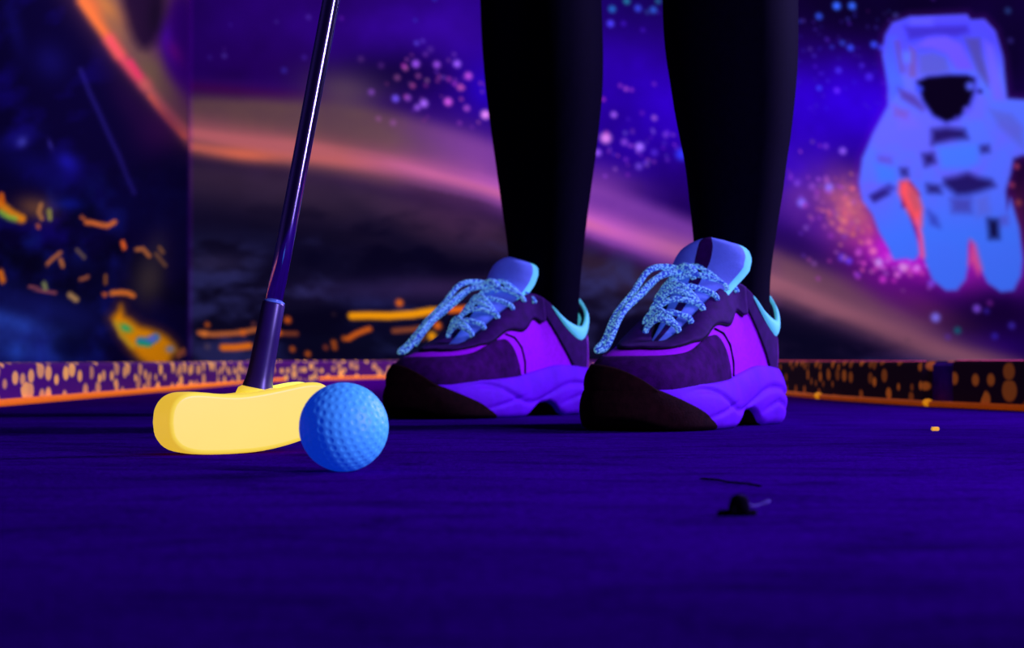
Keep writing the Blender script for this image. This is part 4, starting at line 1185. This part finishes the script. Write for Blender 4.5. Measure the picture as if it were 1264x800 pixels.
HL, TL = (0.206, 1.74), math.radians(28)      # nearer shoe (the person's left foot)
HR, TR = (0.061, 2.04), math.radians(35)      # farther shoe
legA = leg_rings([(-20, 818, 986), (0, 818, 986), (50, 820, 986), (100, 827, 984), (150, 835, 979), (200, 845, 972), (250, 851, 965), (300, 856, 957), (350, 858, 951)],
                 1.690, Vector((0.173, 1.80, 0.82)), .47)
legB = leg_rings([(-20, 592, 743), (0, 592, 743), (50, 594, 745), (100, 598, 745), (150, 604, 741), (200, 611, 735), (250, 618, 728), (300, 625, 722), (350, 630, 717)],
                 1.985, Vector((0.030, 1.89, 0.82)), .47)
hips = [(Vector((0.10, 1.845, 0.76)), 0.12, 0.09), (Vector((0.10, 1.845, 0.82)), 0.165, 0.12), (Vector((0.10, 1.845, 0.90)), 0.168, 0.12), (Vector((0.10, 1.845, 1.0)), 0.135, 0.10), (Vector((0.10, 1.84, 1.06)), 0.125, 0.092)]
v, f = merge([loft(legA, 0), loft(legB, 0), loft(hips, 0)])
org = Vector((0.10, 1.84, 0))
person = mesh_obj('person', [Vector(p) - org for p in v], f, M['legging'])
person.location = org
rm = person.modifiers.new('skin', 'REMESH'); rm.mode = 'VOXEL'; rm.voxel_size = 0.006; rm.use_smooth_shade = True
smo = person.modifiers.new('smooth', 'SMOOTH'); smo.iterations = 6; smo.factor = 0.5
tag(person, 'person standing in black leggings and chunky violet trainers behind the putter and ball', 'person')
sneaker('sneaker', HL, TL, person, 'nearer chunky violet trainer on the right', 0.214, True)
sneaker('sneaker', HR, TR, person, 'farther chunky violet trainer on the left', 0.222, False)

# ------------------------------------------------------------------ litter on the floor
def crumb():
    root = empty('debris_scrap', ((912 - 632) / FPX * 0.692, 0.692, 0))
    tag(root, 'dark crumbled scrap with a thin stem lying on the near floor', 'scrap')
    bm = bmesh.new(); bmesh.ops.create_icosphere(bm, subdivisions=3, radius=0.0038)
    r = random.Random(4)
    for v in bm.verts:
        k = 0.75 + 0.5 * math.sin(v.co.x * 900 + v.co.z * 500) * 0.5 + r.uniform(-.08, .08)
        q = v.co / max(abs(v.co.x), abs(v.co.y), abs(v.co.z)) * 0.0036
        v.co = v.co * 0.45 + q * 0.55
        k = 1.0 + (k - 1.0) * 0.35
        v.co = Vector((v.co.x * 1.05 * k, v.co.y * k, (max(v.co.z * k, -0.0030) + 0.0030) * 1.12))
    me = bpy.data.meshes.new('lump'); bm.to_mesh(me); bm.free(); me.materials.append(M['crumb'])
    o = bpy.data.objects.new('lump', me); C.objects.link(o); o.parent = root
    v, f = tube(catmull([(-.0075, .0, .0008), (-.003, -.001, .0012), (.003, -.001, .0012), (.006, 0, .001)], 4), [.0006] + [.0011] * 11 + [.0006], 8)
    mesh_obj('flake', v, f, M['crumb'], root)
    v, f = tube(catmull([(.003, .001, .004), (.0055, .004, .003), (.009, .009, .0035), (.012, .012, .0042)], 4), [.0004] * 9 + [.0008] * 3 + [.0003], 8)
    mesh_obj('stem', v, f, M['leaf'], root)
    # a long dry stalk behind the lump
crumb()
v, f = tube(catmull([(0, 0, .0006), (.006, -.016, .0010), (.0095, -.030, .0008), (.0155, -.044, .0010), (.0205, -.055, .0006)], 5), [.0003] + [.0005] * 19 + [.0002], 8)
o = mesh_obj('dry_stalk', v, f, M['crumb'])
o.location = ((864 - 632) / FPX * 0.90, 0.900, 0)
tag(o, 'thin dark dry stalk on the floor just beyond the dark scrap', 'stalk')
V, F = box(-0.0028, 0.0028, -0.002, 0.002, 0, 0.0028)
bm = bmesh.new(); me = bpy.data.meshes.new('confetti_chip'); me.from_pydata(V, [], F); bm.from_mesh(me)
bmesh.ops.bevel(bm, geom=bm.edges[:], offset=0.0006, segments=2, affect='EDGES'); bm.to_mesh(me); bm.free()
me.materials.append(M['speck'])
o = bpy.data.objects.new('confetti_chip', me); C.objects.link(o); o.location = ((1154 - 632) / FPX * 1.53, 1.53, 0); o.rotation_euler = (0, 0, 0.4)
tag(o, 'tiny yellow chip glowing on the floor at the right', 'chip')

# ------------------------------------------------------------------ light: black-light tubes and added fills
def area(name, loc, target, sx, sy, power, col):
    l = bpy.data.lights.new(name, 'AREA'); l.shape = 'RECTANGLE'; l.size = sx; l.size_y = sy
    l.energy = power; l.color = col
    o = bpy.data.objects.new(name, l); C.objects.link(o); o.location = loc
    o.rotation_euler = (Vector(target) - Vector(loc)).to_track_quat('-Z', 'Y').to_euler()
    return o
key = area('blacklight_tube', (1.35, 2.05, 0.80), (0.05, 1.55, 0.06), 0.10, 0.9, 24, (0.33, 0.235, 1.0))
key.data.spread = math.radians(125)
front = area('blacklight_tube', (0.78, 0.45, 0.38), (-0.05, 1.00, 0.03), 0.06, 0.60, 6.3, (0.33, 0.235, 1.0))
front.data.spread = math.radians(100)
area('overhead_fill', (-0.5, -0.5, 2.1), (0.0, 1.5, 0.0), 0.2, 1.0, 1.0, (0.30, 0.14, 1.0))  # added weak unseen fill that lifts the ball's unlit left side
area('mural_fill', (0.3, 4.3, 2.45), (0.3, 6.6, 0.35), 3.0, 0.3, 165, (1.0, 0.96, 0.98))  # added unseen near-white fill, so the mural print shows its colours
w = bpy.data.worlds.new('dark_room'); S.world = w; w.use_nodes = True
w.node_tree.nodes['Background'].inputs[0].default_value = (0.10, 0.0, 0.8, 1)
w.node_tree.nodes['Background'].inputs[1].default_value = 0.02

S.view_settings.view_transform = 'Standard'
S.view_settings.look = 'None'
S.view_settings.exposure = 0.0
S.view_settings.gamma = 1.0
S.view_settings.use_curve_mapping = False
